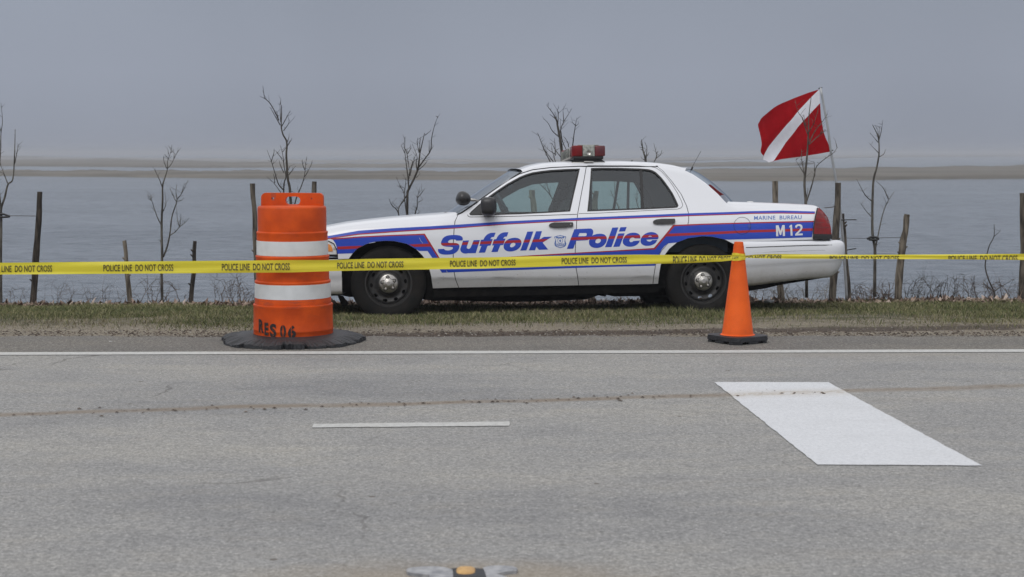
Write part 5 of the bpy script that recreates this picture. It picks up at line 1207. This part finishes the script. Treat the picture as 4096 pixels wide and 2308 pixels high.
sapling('slim sapling with two spreading side limbs, between two short posts', 2.104, 560, 560, [[(188, 1392), (182, 1130), (186, 980), (182, 720), (190, 500), (190, 390), (202, 340), (225, 270), (232, 235)], [(232, 240), (232, 180), (262, 90), (268, 40)], [(232, 240), (265, 200), (285, 160), (325, 85)], [(225, 240), (205, 190), (198, 150), (203, 130)], [(240, 160), (212, 125)], [(240, 120), (235, 80)], [(285, 155), (287, 110)], [(188, 400), (165, 335), (142, 290), (125, 243)], [(180, 715), (150, 660), (125, 590), (98, 510), (62, 450)], [(98, 510), (68, 495)], [(95, 500), (92, 465)], [(195, 985), (225, 910), (250, 800), (268, 650), (300, 550), (312, 500), (340, 465), (365, 425), (405, 335)], [(312, 500), (303, 440), (310, 377)], [(312, 515), (345, 510), (370, 485)], [(300, 510), (270, 450), (250, 400)], [(255, 803), (300, 770), (330, 735), (380, 695), (412, 655)], [(332, 730), (315, 670), (308, 560)], [(335, 725), (345, 640)], [(195, 600), (215, 550), (218, 510), (210, 455)], [(350, 450), (372, 375)], [(168, 840), (180, 870)]], 11, M_TWIG[1], seed=3)
sapling('tallest sapling, rising behind the traffic drum with a bent top', 3.025, 1000, 320, [[(545, 2700), (515, 1800), (488, 1420), (480, 1300), (455, 1180), (445, 1000), (440, 900), (445, 750), (400, 660), (378, 560), (382, 420), (380, 300)], [(365, 545), (300, 430), (240, 325)], [(350, 490), (300, 380), (235, 272), (180, 220), (165, 140), (155, 70)], [(345, 480), (325, 385)], [(372, 510), (362, 300)], [(365, 300), (375, 235)], [(385, 560), (440, 460), (482, 378)], [(405, 615), (460, 540), (478, 480)], [(455, 745), (475, 675)], [(455, 795), (490, 740), (510, 700)], [(465, 1090), (480, 1045)], [(470, 1150), (520, 1080), (555, 1040)], [(470, 1700), (410, 1500), (408, 1340), (415, 1240), (435, 1165), (415, 1060), (405, 960), (385, 850), (365, 790)], [(395, 870), (440, 815)], [(390, 955), (340, 895), (310, 855)], [(410, 1120), (370, 1040), (350, 965)], [(405, 1330), (345, 1260), (300, 1120), (260, 990), (205, 845)], [(260, 980), (290, 880), (292, 830)], [(400, 1420), (370, 1360), (330, 1300), (290, 1250), (268, 1225)], [(295, 1250), (295, 1180), (278, 1130)], [(500, 1700), (555, 1450), (590, 1360), (640, 1230), (665, 1110), (683, 935)], [(660, 1170), (700, 1110), (757, 990)], [(665, 1090), (640, 1030), (632, 965)]], 12, M_TWIG[0], seed=4)
sapling('many-stemmed sapling rising behind the car hood', 3.156, 1540, 440, [[(278, 2446), (280, 1700), (280, 1300), (285, 1050), (300, 1000), (370, 860), (415, 740), (435, 600), (442, 540), (470, 420), (500, 290)], [(300, 1000), (290, 850), (265, 650), (250, 490), (255, 335)], [(250, 545), (205, 450)], [(260, 490), (280, 570), (305, 740), (315, 770)], [(285, 555), (315, 500), (320, 435)], [(295, 900), (315, 770), (350, 660), (398, 545)], [(315, 830), (345, 700), (380, 630)], [(345, 700), (342, 640)], [(405, 760), (393, 660), (405, 590), (345, 430)], [(430, 540), (412, 440), (412, 350)], [(435, 530), (440, 440), (450, 345)], [(415, 740), (500, 620), (575, 510), (590, 350), (625, 200), (668, 78)], [(575, 510), (612, 455)], [(558, 530), (558, 395)], [(415, 760), (490, 700), (537, 637)], [(395, 855), (442, 805)], [(270, 1300), (248, 1130), (240, 1050), (200, 970), (140, 850)], [(245, 1050), (255, 970), (268, 850)], [(275, 1075), (230, 1150), (178, 1230), (178, 1350), (240, 1900)], [(220, 1700), (180, 1350), (140, 1250), (100, 1220), (70, 1170), (55, 1120)], [(330, 1900), (380, 1335), (405, 1230), (410, 1110), (440, 980)], [(415, 1105), (460, 1050), (505, 990)], [(385, 1335), (440, 1285)], [(420, 1165), (475, 1135)], [(668, 90), (640, 75)], [(505, 320), (575, 265)]], 11, M_TWIG[0], seed=5)
sapling('thick broken-topped sapling rising behind the light bar', 4.770, 2130, 400, [[(639, 3870), (630, 1700), (580, 1180), (555, 950), (520, 700), (480, 500), (465, 400), (440, 320)], [(465, 420), (400, 270), (310, 150), (268, 90)], [(450, 370), (380, 310), (328, 275)], [(485, 470), (490, 260), (475, 195), (505, 140)], [(490, 260), (503, 215)], [(455, 350), (443, 250)], [(530, 620), (550, 520), (598, 415), (680, 280), (750, 165)], [(598, 410), (580, 180)], [(505, 705), (380, 590), (310, 460), (238, 375)], [(540, 590), (535, 460)], [(540, 600), (570, 780), (650, 970), (700, 1150)], [(500, 1500), (350, 1200), (230, 960), (150, 760), (100, 625)], [(520, 1400), (410, 1195), (310, 1060), (240, 970), (190, 935)], [(575, 1130), (440, 960), (370, 815)], [(440, 1190), (400, 1050), (360, 915)], [(435, 1060), (430, 860), (420, 730)], [(700, 1400), (765, 880), (790, 680), (820, 480), (848, 340)], [(690, 900), (670, 800), (590, 690)], [(820, 500), (880, 450)], [(810, 480), (760, 425)], [(440, 1040), (290, 940)]], 17, M_TWIG[0], seed=6,
        extra_src=([(2245, 900), (2230, 842), (2202, 782), (2160, 737), (2120, 700)], [(2202, 782), (2186, 735), (2175, 700)]))
sapling('short stubby sapling seen above the rear of the car roof', 4.770, 2130, 400, [[(2095, 3870), (2150, 2200), (2175, 1500), (2160, 1180), (2145, 1080), (2110, 960), (2080, 750)], [(2110, 965), (2055, 930)], [(2095, 910), (2035, 895)], [(2085, 870), (2065, 800)], [(2165, 1160), (2175, 1060), (2183, 920), (2165, 850), (2138, 800)], [(2170, 1080), (2200, 1050), (2225, 995)], [(2130, 1010), (2165, 950)], [(2170, 1500), (2320, 1185), (2365, 1110), (2440, 1050), (2470, 955)], [(2365, 1110), (2360, 1010), (2312, 820)], [(2370, 1020), (2392, 970)], [(2150, 1150), (2085, 1115)]], 14, M_TWIG[1], seed=7,
        extra_src=([(2500, 950), (2475, 832), (2462, 802), (2459, 760), (2457, 720)], [(2462, 802), (2450, 780), (2440, 757)], [(2560, 900), (2553, 830), (2547, 808), (2549, 750)], [(2547, 808), (2539, 780)]))
sapling('sapling in front of the red and white flag', 2.905, 3020, 330, [[(601, 2500), (596, 1800), (590, 1400), (582, 1290), (575, 1150), (590, 1000), (605, 850), (615, 700), (622, 560), (625, 400), (652, 175)], [(600, 1380), (650, 1230), (690, 1080), (720, 970), (850, 860), (900, 830), (957, 755)], [(690, 1030), (690, 930)], [(600, 1330), (617, 1240)], [(578, 1150), (560, 990), (558, 910)], [(565, 1050), (475, 905)], [(565, 1010), (540, 900), (540, 775)], [(612, 600), (570, 470), (550, 410), (500, 340), (465, 200)], [(610, 520), (580, 460), (567, 370)], [(630, 570), (690, 460), (745, 270)], [(625, 710), (700, 560), (780, 460), (845, 365)], [(630, 720), (760, 600), (830, 550)], [(760, 590), (785, 535)], [(955, 760), (935, 680)]], 12, M_TWIG[1], Y=16.6, seed=8)
sapling('sapling with a black rubber strap between the flag post and leaning post', 1.911, 3400, 470, [[(188, 1370), (190, 1150), (190, 1000), (172, 880), (172, 640), (180, 480), (205, 380), (222, 270), (215, 150), (172, 55)], [(216, 160), (212, 95)], [(220, 165), (225, 75)], [(220, 180), (240, 100), (248, 40)], [(215, 190), (165, 130)], [(218, 270), (160, 210)], [(225, 300), (258, 280), (272, 243)], [(168, 640), (115, 590), (50, 470)], [(170, 765), (120, 710), (78, 650)], [(195, 1000), (215, 900), (250, 740), (290, 640), (340, 565)], [(292, 620), (255, 540), (200, 485)]], 13, M_TWIG[1], seed=9)
sapling('thin whip-like shoot growing from the brush at the right', 1.911, 3400, 470, [[(1108, 1398), (1100, 1330), (1060, 1240), (1035, 1150), (1040, 1080), (1065, 980), (1100, 910), (1102, 815)], [(1100, 910), (1148, 870)], [(1100, 1330), (1160, 1290), (1230, 1250)], [(1100, 1330), (1050, 1290), (1010, 1255)]], 5, M_TWIG[0], seed=10)
# straps and wires
M_STRAP = mat('black_rubber_strap', (.010, .010, .011), .5, c2=(.02, .02, .02), scale=30)
M_WIRE = mat('rusty_wire', (.05, .04, .035), .6, metal=.3, c2=(.09, .08, .07), scale=40)
def wire(label, px, r, m, Y=YR, cat='tie wire', name='tie_wire', sides=6):
    o_ = tube(name, catmull([P(u, v, Y) for u, v in px], 4), r, m, None, sides); tag(o_, label, cat); return o_
wire('black rubber strap round the sapling at the left edge', [(-12, 860), (10, 856), (30, 862), (38, 866), (20, 868), (-8, 868)], .011, M_STRAP, 16.95, 'tree strap', 'tree_strap', 8)
wire('tie wire from left edge strap to the dark bowed post', [(36, 863), (90, 863.5), (146, 864)], .0035, M_WIRE, 16.97)
wire('black rubber strap round the sapling right of the flag', [(3468, 956), (3485, 948), (3505, 950), (3514, 955), (3500, 960), (3475, 958)], .012, M_STRAP, 16.95, 'tree strap', 'tree_strap', 8)
wire('long tie wire between thin stick, strapped sapling and leaning post', [(3385, 952), (3430, 953), (3480, 953), (3550, 950), (3605, 950)], .0026, M_WIRE, 16.96)
wire('tie wire from behind the trunk lid to the flag post', [(3298, 831), (3325, 829), (3345, 824)], .0045, M_WIRE, 16.75)
wire('upper black rod sticking out right of the stick post', [(3365, 880), (3400, 879), (3426, 879)], .006, M_STRAP, 16.95, 'metal rod', 'rod')
wire('lower black rod sticking out right of the stick post', [(3388, 1000), (3400, 998), (3424, 994)], .006, M_STRAP, 16.95, 'metal rod', 'rod')

# brush along the bank top: tangles of fine stems
def bramble(label, u0, u1, vtop, n, seed, Y=YR, m=None, arch=.5, thick=1.5):
    rp = random.Random(seed); m = m or M_TWIG[0]; uc = (u0 + u1) / 2; e0 = P(uc, 1200, Y); o_ = empty('bramble_bush', (e0.x, Y, zg(e0.x, Y))); tag(o_, label, 'bramble', 'leafless brush along the bank')
    stems, twigs = [], []
    for k in range(n):
        u = rp.uniform(u0, u1); y = Y + rp.uniform(-.25, .3); x = P(u, 1200, y).x; z = zg(x, y) - .01
        hgt = abs(P(u, vtop, y).z - z) * rp.uniform(.3, 1.0); dx = rp.uniform(-1, 1) * hgt * rp.uniform(.3, 1.4)
        pts = [Vector((x, y, z)), Vector((x + dx * .25, y + rp.uniform(-.05, .05), z + hgt * .55)), Vector((x + dx * .6, y + rp.uniform(-.1, .1), z + hgt * .95)), Vector((x + dx, y + rp.uniform(-.15, .15), z + hgt * rp.uniform(1 - arch, 1.05)))]
        pts = catmull(pts, 5); pts = [p + Vector((rp.uniform(-1, 1), rp.uniform(-1, 1), rp.uniform(-1, 1))) * .006 for p in pts]
        r0 = thick * rp.uniform(.0016, .0034); stems.append(tube_arrays(pts, lambda q: r0 * (1 - .6 * q), 4))
        for j in range(rp.randint(2, 7)):
            i = rp.randrange(3, len(pts)); p = pts[i]; d = Vector((rp.uniform(-1, 1), rp.uniform(-.6, .6), rp.uniform(-.2, 1))).normalized() * rp.uniform(.03, .16)
            md = p + d * .5 + Vector((rp.uniform(-1, 1), 0, rp.uniform(-1, 1))) * .012
            twigs.append(tube_arrays([p, md, p + d], lambda q: .0021 * thick / 1.5 * (1 - .5 * q), 4))
    V, F = merge(stems + twigs); from_arrays('stems', [v - o_.location for v in V], F, m, o_)
M_BRN = bark('bramble_brown', (.035, .024, .018), (.12, .085, .065), 50); M_PALE = bark('dry_stem_pale', (.10, .085, .065), (.25, .22, .18), 50)
bramble('low twiggy brush at the far left, beside the bowed post', 20, 130, 1140, 8, 21, m=M_BRN, thick=1.1)
bramble('fine arching brush between bowed post and short leaning post', 180, 480, 1115, 22, 22, m=M_BRN, thick=1.0)
bramble('thin brush at the foot of the spreading left sapling', 540, 740, 1110, 12, 23, m=M_BRN)
bramble('twiggy brush left of the traffic drum', 850, 1030, 1098, 22, 24, m=M_BRN, thick=1.2)
bramble('pale dry tangle under the rear bumper, right of the cone', 2985, 3330, 1135, 46, 25, m=M_PALE, arch=.9, thick=1.0)
bramble('sparse brush at the foot of the strapped sapling', 3400, 3600, 1130, 26, 26, m=M_BRN, arch=.9)
bramble('dense arching bramble right of the leaning post', 3610, 3900, 1095, 42, 27, m=M_TWIG[0], arch=.8, thick=1.2)
bramble('bramble tangle between thin shoot and right edge post', 3880, 4110, 1110, 30, 28, m=M_BRN, arch=.7, thick=1.1)
bramble('low dry stems seen under the car between its wheels', 1720, 2650, 1180, 46, 29, m=M_PALE, arch=.9, thick=1.0)

# ------------------------------------------------------------------ flag and pole
M_FRED = mat('flag_red_nylon', (.33, .003, .008), .8, spec=.1, c2=(.27, .003, .006), scale=30, bump=.1, bscale=200)
M_FWHITE = mat('flag_white_nylon', (.80, .80, .86), .7, c2=(.74, .74, .80), scale=20, bump=.1, bscale=200)
for m_, col_ in ((M_FRED, (.42, .012, .02, 1)), (M_FWHITE, (.7, .7, .74, 1))):
    nt_, b = nodes_of(m_); trn = N(nt_, 'ShaderNodeBsdfTranslucent'); trn.inputs[0].default_value = col_; ms = N(nt_, 'ShaderNodeMixShader'); ms.inputs[0].default_value = .22
    oo = [n_ for n_ in nt_.nodes if n_.type == 'OUTPUT_MATERIAL'][0]; nt_.links.new(b.outputs[0], ms.inputs[1]); nt_.links.new(trn.outputs[0], ms.inputs[2]); nt_.links.new(ms.outputs[0], oo.inputs[0])
FY = 17.0
pole_px = [(3387, 1200), (3380, 1080), (3365.5, 887), (3345, 728), (3323, 602), (3311, 509), (3282, 351)]
M_POLE = mat('grey_metal_pole', (.33, .345, .36), .4, metal=.3, c2=(.42, .43, .44), scale=10)
fl = empty('flag', (P(3387, 1200, FY).x, FY, zg(P(3387, 1200, FY).x, FY))); tag(fl, 'red flag with white diagonal stripe flying left from a leaning grey pole', 'flag')
pp = catmull([P(u, v, FY) for u, v in pole_px], 5); V, F = tube_arrays(pp, lambda q: .0155 - .0035 * q, 12); pole = from_arrays('flag_pole', [v - fl.location for v in V], F, M_POLE, fl, smooth=True)
q0 = P(3274, 354, FY) - fl.location; q1 = P(3289, 350, FY) - fl.location; tube('pole_clip', [q0, q1], .006, M_BLACK, pole, 8)
q0 = P(3318, 603, FY) - fl.location; q1 = P(3333, 601, FY) - fl.location; tube('pole_clip', [q0, q1], .006, M_BLACK, pole, 8)
FZ = lambda p: [(P(u, v, FY).x - fl.location.x, P(u, v, FY).z - fl.location.z) for u, v in Z(2.905, 3020, 330, p)]
up_edge = [(745, 80), (640, 190), (500, 340), (380, 480), (270, 620), (170, 760), (125, 850)]
lo_edge = [(757, 238), (640, 370), (500, 520), (370, 700), (290, 830), (240, 908)]
fold = lambda a, b_: (.035 * math.sin((a * 1.0 + b_ * .55) * 9.5 + .6) + .016 * math.sin((a * .8 - b_ * .9) * 17) + .010 * math.sin(a * 31 + b_ * 9)) * min(1, max(.12, -(a - FZ([(800, 400)])[0][0]) / .35)) + .15 * min(0, a - FZ([(760, 400)])[0][0]) * -1
flag_parts = (('flag_field', sl_([(745, 80), (620, 120), (460, 182), (330, 235), (230, 290), (150, 360), (95, 415), (78, 450), (58, 485), (68, 540), (80, 600), (92, 700), (88, 745), (78, 790), (90, 825), (117, 852)] + up_edge[::-1][1:-1], 2), M_FRED),
              ('flag_stripe', sl_([(748, 80), (757, 238)] + lo_edge[1:] + [(205, 920), (175, 930), (150, 910), (110, 897), (117, 870)] + up_edge[::-1][:-1], 2), M_FWHITE),
              ('flag_field', sl_([(757, 240), (768, 400), (785, 500), (800, 580), (830, 660), (860, 730), (868, 805), (700, 836), (550, 860), (330, 890), (215, 922)] + lo_edge[::-1][:-1], 2), M_FRED))
for nm, loop, m_ in flag_parts:
    bm = bm_poly([(FZ(loop), [])]); grid_cut(bm, .022, .022); drape(nm, bm, fold, m_, fl, rim=0)

# ------------------------------------------------------------------ verge vegetation: grass, litter, stones (uncountable)
def inside_wheel(x, y): return False
def patch(x, y):
    return .5 + .5 * np.sin(x * 1.3 + 1.1 * np.sin(y * 2.1)) * np.sin(y * 2.7 + x * .8 + .7)
_rg = np.random.default_rng(5)
_cmp = [(_rg.uniform(.5, 1) * 1.55 ** (k % 8) * .9, _rg.uniform(0, 6.28), _rg.uniform(0, 6.28), .72 ** (k % 8)) for k in range(32)]
def fnoise(x, y, o=0.0):
    s_ = 0; w_ = 0
    for f_, a_, p_, am in _cmp: s_ = s_ + am * np.sin(f_ * (.55 * x * np.cos(a_) + 1.6 * y * np.sin(a_)) + p_ + o * f_); w_ += am * am / 2
    return .5 + .28 * s_ / math.sqrt(w_)
def grass_mesh(name, n, x0, x1, y0, y1, hmin, hmax, m, dens):
    x = rng.uniform(x0, x1, n); y = y0 + (y1 - y0) * rng.random(n)
    keep = rng.random(n) < dens(x, y); x = x[keep]; y = y[keep]; n = len(x)
    z = np.array([zg(a, b_) for a, b_ in zip(x, y)]) - .004
    clump = .6 + .8 * patch(x * 3.1, y * 2.3)
    # taller grass in front of the rear wheel
    tall = 1 + .9 * np.exp(-((x - 1.9) / .9) ** 2 - ((y - 14.15) / .22) ** 2)
    h = (hmin + (hmax - hmin) * rng.random(n) ** 1.6) * clump * tall
    a = rng.uniform(0, 2 * np.pi, n); wd = rng.uniform(.0016, .0034, n); ln = rng.normal(0, .55, (n, 2)) * h[:, None]
    V = np.zeros((n, 5, 3)); cx, sy_ = np.cos(a) * wd, np.sin(a) * wd
    V[:, 0] = np.stack([x - cx, y - sy_, z], 1); V[:, 1] = np.stack([x + cx, y + sy_, z], 1)
    mx, my = x + ln[:, 0] * .4, y + ln[:, 1] * .4
    V[:, 2] = np.stack([mx + cx * .8, my + sy_ * .8, z + h * .6], 1); V[:, 3] = np.stack([mx - cx * .8, my - sy_ * .8, z + h * .6], 1)
    V[:, 4] = np.stack([x + ln[:, 0], y + ln[:, 1], z + h], 1)
    me = bpy.data.meshes.new(name); me.vertices.add(n * 5); me.vertices.foreach_set('co', V.reshape(-1))
    b0 = np.arange(n) * 5; li = np.stack([b0, b0 + 1, b0 + 2, b0 + 3, b0 + 3, b0 + 2, b0 + 4], 1).reshape(-1)
    me.loops.add(len(li)); me.loops.foreach_set('vertex_index', li.astype(np.int32))
    ls = np.stack([np.arange(n) * 7, np.arange(n) * 7 + 4], 1).reshape(-1); lt = np.tile([4, 3], n)
    me.polygons.add(2 * n); me.polygons.foreach_set('loop_start', ls.astype(np.int32)); me.polygons.foreach_set('loop_total', lt.astype(np.int32)); me.update(calc_edges=True); me.validate()
    return tag(link(name, me, m), kind='stuff')
def island_mat(name, stops, rough=.8):
    m = mat(name, (.1, .1, .05), rough); t, b = nodes_of(m); g = N(t, 'ShaderNodeNewGeometry'); tc = N(t, 'ShaderNodeTexCoord')
    f = mth(t, 'ADD', mth(t, 'MULTIPLY', g.outputs['Random Per Island'], .62), mth(t, 'MULTIPLY', noise(t, tc.outputs['Object'], 1.1, 3), .62))
    t.links.new(rampn(t, mth(t, 'SUBTRACT', f, .12), stops), b.inputs['Base Color']); return m
M_GRASS = island_mat('grass_blades', [(.0, (.026, .038, .012)), (.26, (.060, .080, .022)), (.48, (.115, .130, .040)), (.66, (.20, .190, .085)), (1.0, (.38, .32, .20))])
M_STRAW = island_mat('dead_grass', [(.0, (.10, .085, .05)), (.5, (.22, .19, .12)), (1.0, (.38, .33, .24))])
ss = lambda v, a, b_: np.clip((v - a) / (b_ - a), 0, 1)
def dens_g(x, y):
    n1_ = fnoise(x, y); n2_ = fnoise(x * 2.3, y * 2.3, 4.0)
    d = ss(y + 1.5 * (n1_ - .5), 13.05, 13.85) * (.04 + .96 * ss(n2_ * .5 + n1_ * .5 + .22 * ss(y, 13.6, 14.3), .47, .61))
    d = d + .10 * ss(y, 12.75, 13.2)
    return d * (1 - .93 * ss(y + .5 * (n2_ - .5), 15.75, 16.15) * ss(3.4 - np.abs(x), 0, .5)) * (1 - .6 * ss(y, 16.6, 17.0) * ss(x, 2.4, 3.2))
grass_mesh('grass', 520000, -9.2, 9.2, 12.7, 17.5, .007, .048, M_GRASS, dens_g)
grass_mesh('dead_grass', 155000, -9.2, 9.2, 12.6, 17.45, .006, .040, M_STRAW, lambda x, y: (.10 + .8 * ss(fnoise(x, y, 9.0), .45, .75)) * ss(y, 12.7, 13.3))
def flakes(name, n, x0, x1, yf, size, m, flat=.35, stone=False):
    x = rng.uniform(x0, x1, n); y = yf(n); z = np.array([zg(a, b_) for a, b_ in zip(x, y)])
    V, F = [], []
    for i in range(n):
        s = size * (.35 + rng.random() ** 2 * 1.3); a = rng.uniform(0, 6.28); c_, s_ = math.cos(a), math.sin(a)
        if stone:
            k = len(V); zz_ = z[i] + .002; hgt = s * rng.uniform(.4, .8)
            for q in range(5): aa = a + q * 1.2566; rr = s * rng.uniform(.7, 1.2); V.append((x[i] + rr * math.cos(aa), y[i] + rr * math.sin(aa), zz_))
            V.append((x[i] + s * rng.uniform(-.3, .3), y[i] + s * rng.uniform(-.3, .3), zz_ + hgt))
            for q in range(5): F.append((k + q, k + (q + 1) % 5, k + 5))
        else:
            tl = rng.normal(0, flat); tw_ = rng.normal(0, flat); el = rng.uniform(.25, .9); k = len(V); zz_ = z[i] + .006 + abs(tl) * s * .6
            for (p, q) in ((-1, 0), (0, -el), (1, 0), (0, el)): V.append((x[i] + s * (p * c_ - q * s_), y[i] + s * (p * s_ + q * c_), zz_ + s * (p * tl + q * tw_)))
            F.append((k, k + 1, k + 2, k + 3))
    return tag(from_arrays(name, V, F, m), kind='stuff')
M_LEAF = island_mat('leaf_litter', [(.0, (.04, .025, .018)), (.35, (.13, .085, .062)), (.65, (.28, .20, .155)), (1.0, (.55, .47, .41))])
flakes('leaf_litter', 29000, -9, 9, lambda n: 16.25 + np.abs(rng.normal(0, .55, n)).clip(0, 1.25), .024, M_LEAF, .6)
M_STONE = island_mat('verge_stones', [(.0, (.06, .055, .05)), (.5, (.20, .18, .155)), (.85, (.40, .38, .34)), (1.0, (.66, .65, .62))])
flakes('gravel', 13500, -9, 9, lambda n: 11.62 + np.abs(rng.normal(.45, .45, n)).clip(0, 2.3), .0062, M_STONE, stone=True)
M_CLOD = island_mat('dirt_clods', [(.0, (.02, .014, .010)), (.5, (.06, .042, .030)), (1.0, (.15, .115, .085))])
flakes('dirt_clods', 7400, -9, 9, lambda n: 12.50 + rng.normal(0, .13, n), .009, M_CLOD, stone=True)
def near_track(n): return rng.uniform(0, 1, n)
x_ = rng.uniform(-6, 6, 420); 
def track_y(n): return None
V, F = [], []
for x in x_:
    y = A_.y + (x - A_.x) * sl + rng.normal(0, .06)
    if 1.9 < x < 3.6 and rng.random() < .9: continue
    s = .005 * (.4 + rng.random() ** 2 * 2); k = len(V)
    for q in range(5): aa = q * 1.2566 + x; V.append((x + s * 1.4 * math.cos(aa), y + s * math.sin(aa), .0085))
    V.append((x, y, .0085 + s * .6))
    for q in range(5): F.append((k + q, k + (q + 1) % 5, k + 5))
tag(from_arrays('track_crumbs', V, F, M_CLOD), kind='stuff')

# litter things
M_PAPER = mat('crumpled_white_paper', (.62, .63, .64), .8, c2=(.5, .5, .5), scale=60)
def scrap(label, u, v, z, s, seed, name='paper_scrap', cat='litter', m=M_PAPER, flat=.35):
    rp = random.Random(seed); bm = bmesh.new(); bmesh.ops.create_icosphere(bm, subdivisions=2, radius=1)
    for v_ in bm.verts: v_.co *= rp.uniform(.7, 1.15)
    bmesh.ops.scale(bm, vec=(s, s * .8, s * flat), verts=bm.verts); o_ = bm_obj(name, bm, m); g = G(u, v, z); g.z = zg(g.x, g.y) + s * flat * .6 + (.03 if g.y > 13 else 0); o_.location = g; tag(o_, label, cat); return o_
scrap('crumpled white paper lying in the grass right of the cone', 3074, 1214, -.10, .055, 3)
scrap('small white shell lying on the dark shoulder at the left', 443, 1367, .0, .018, 5, 'shell', 'shell')
scrap('whitish plastic lying on the litter under the car sill', 1975, 1216, -.2, .03, 8)

# ------------------------------------------------------------------ raised lane reflector at the bottom edge
rp0 = G(1865, 2290, .0); ref = empty('lane_reflector', (rp0.x, rp0.y, .004)); tag(ref, 'worn metal road reflector with amber lens set in the asphalt', 'road reflector')
M_CAST = mat('worn_plated_casting', (.22, .225, .24), .6, metal=.2, c2=(.40, .40, .41), scale=30)
M_DULLAMB = mat('worn_amber_lens', (.60, .36, .12), .45, c2=(.45, .26, .09), scale=40)
def plate(name, px, z0, z1_, m):
    pts = [G(u, v, z1_) for u, v in px]; bm = bmesh.new(); n = len(pts)
    a = [bm.verts.new((p.x - rp0.x, p.y - rp0.y, z1_)) for p in pts]; b2 = [bm.verts.new((p.x - rp0.x, p.y - rp0.y, z0)) for p in pts]
    bm.faces.new(a); bm.faces.new(b2[::-1])
    for i in range(n): bm.faces.new((a[i], b2[i], b2[(i + 1) % n], a[(i + 1) % n]))
    bmesh.ops.triangulate(bm, faces=[f for f in bm.faces if len(f.verts) > 4]); return bm_obj(name, bm, m, ref)
rz = lambda p: Z(1.9815, 1200, 2000, p)
plate('casting_plate', sl_(rz([(842, 562), (870, 545), (960, 536), (1080, 534), (1150, 542), (1210, 560), (1215, 640), (1030, 640), (1025, 600), (930, 592), (860, 582)]), 2), -.01, .012, M_CAST)
plate('casting_plate', sl_(rz([(1450, 545), (1500, 530), (1600, 527), (1690, 534), (1725, 550), (1715, 568), (1660, 572), (1560, 590), (1700, 640), (1480, 640), (1470, 590)]), 2), -.01, .012, M_CAST)
plate('dark_housing', rz([(1150, 556), (1250, 546), (1380, 546), (1470, 556), (1485, 650), (1205, 650)]), -.008, .010, M_RUBBASE)
blob('amber_lens', (G(*rz([(1315, 585)])[0], .0).x - rp0.x, G(*rz([(1315, 590)])[0], .0).y - rp0.y, .004), (.034, .05, .0135), M_DULLAMB, ref, p=3)

# ------------------------------------------------------------------ haze: one closed box of thin, even fog
V, F = box_arrays(-3500, 3500, -350, 4500, -3.6, 4.2)
M_HAZE = bpy.data.materials.new('sea_fog'); M_HAZE.use_nodes = True; t = M_HAZE.node_tree; t.nodes.clear()
o_ = N(t, 'ShaderNodeOutputMaterial'); pv = N(t, 'ShaderNodeVolumePrincipled'); pv.inputs['Color'].default_value = (.72, .745, .80, 1); pv.inputs['Density'].default_value = .0011
t.links.new(pv.outputs[0], o_.inputs['Volume'])
tag(from_arrays('haze', V, F, M_HAZE), kind='stuff')
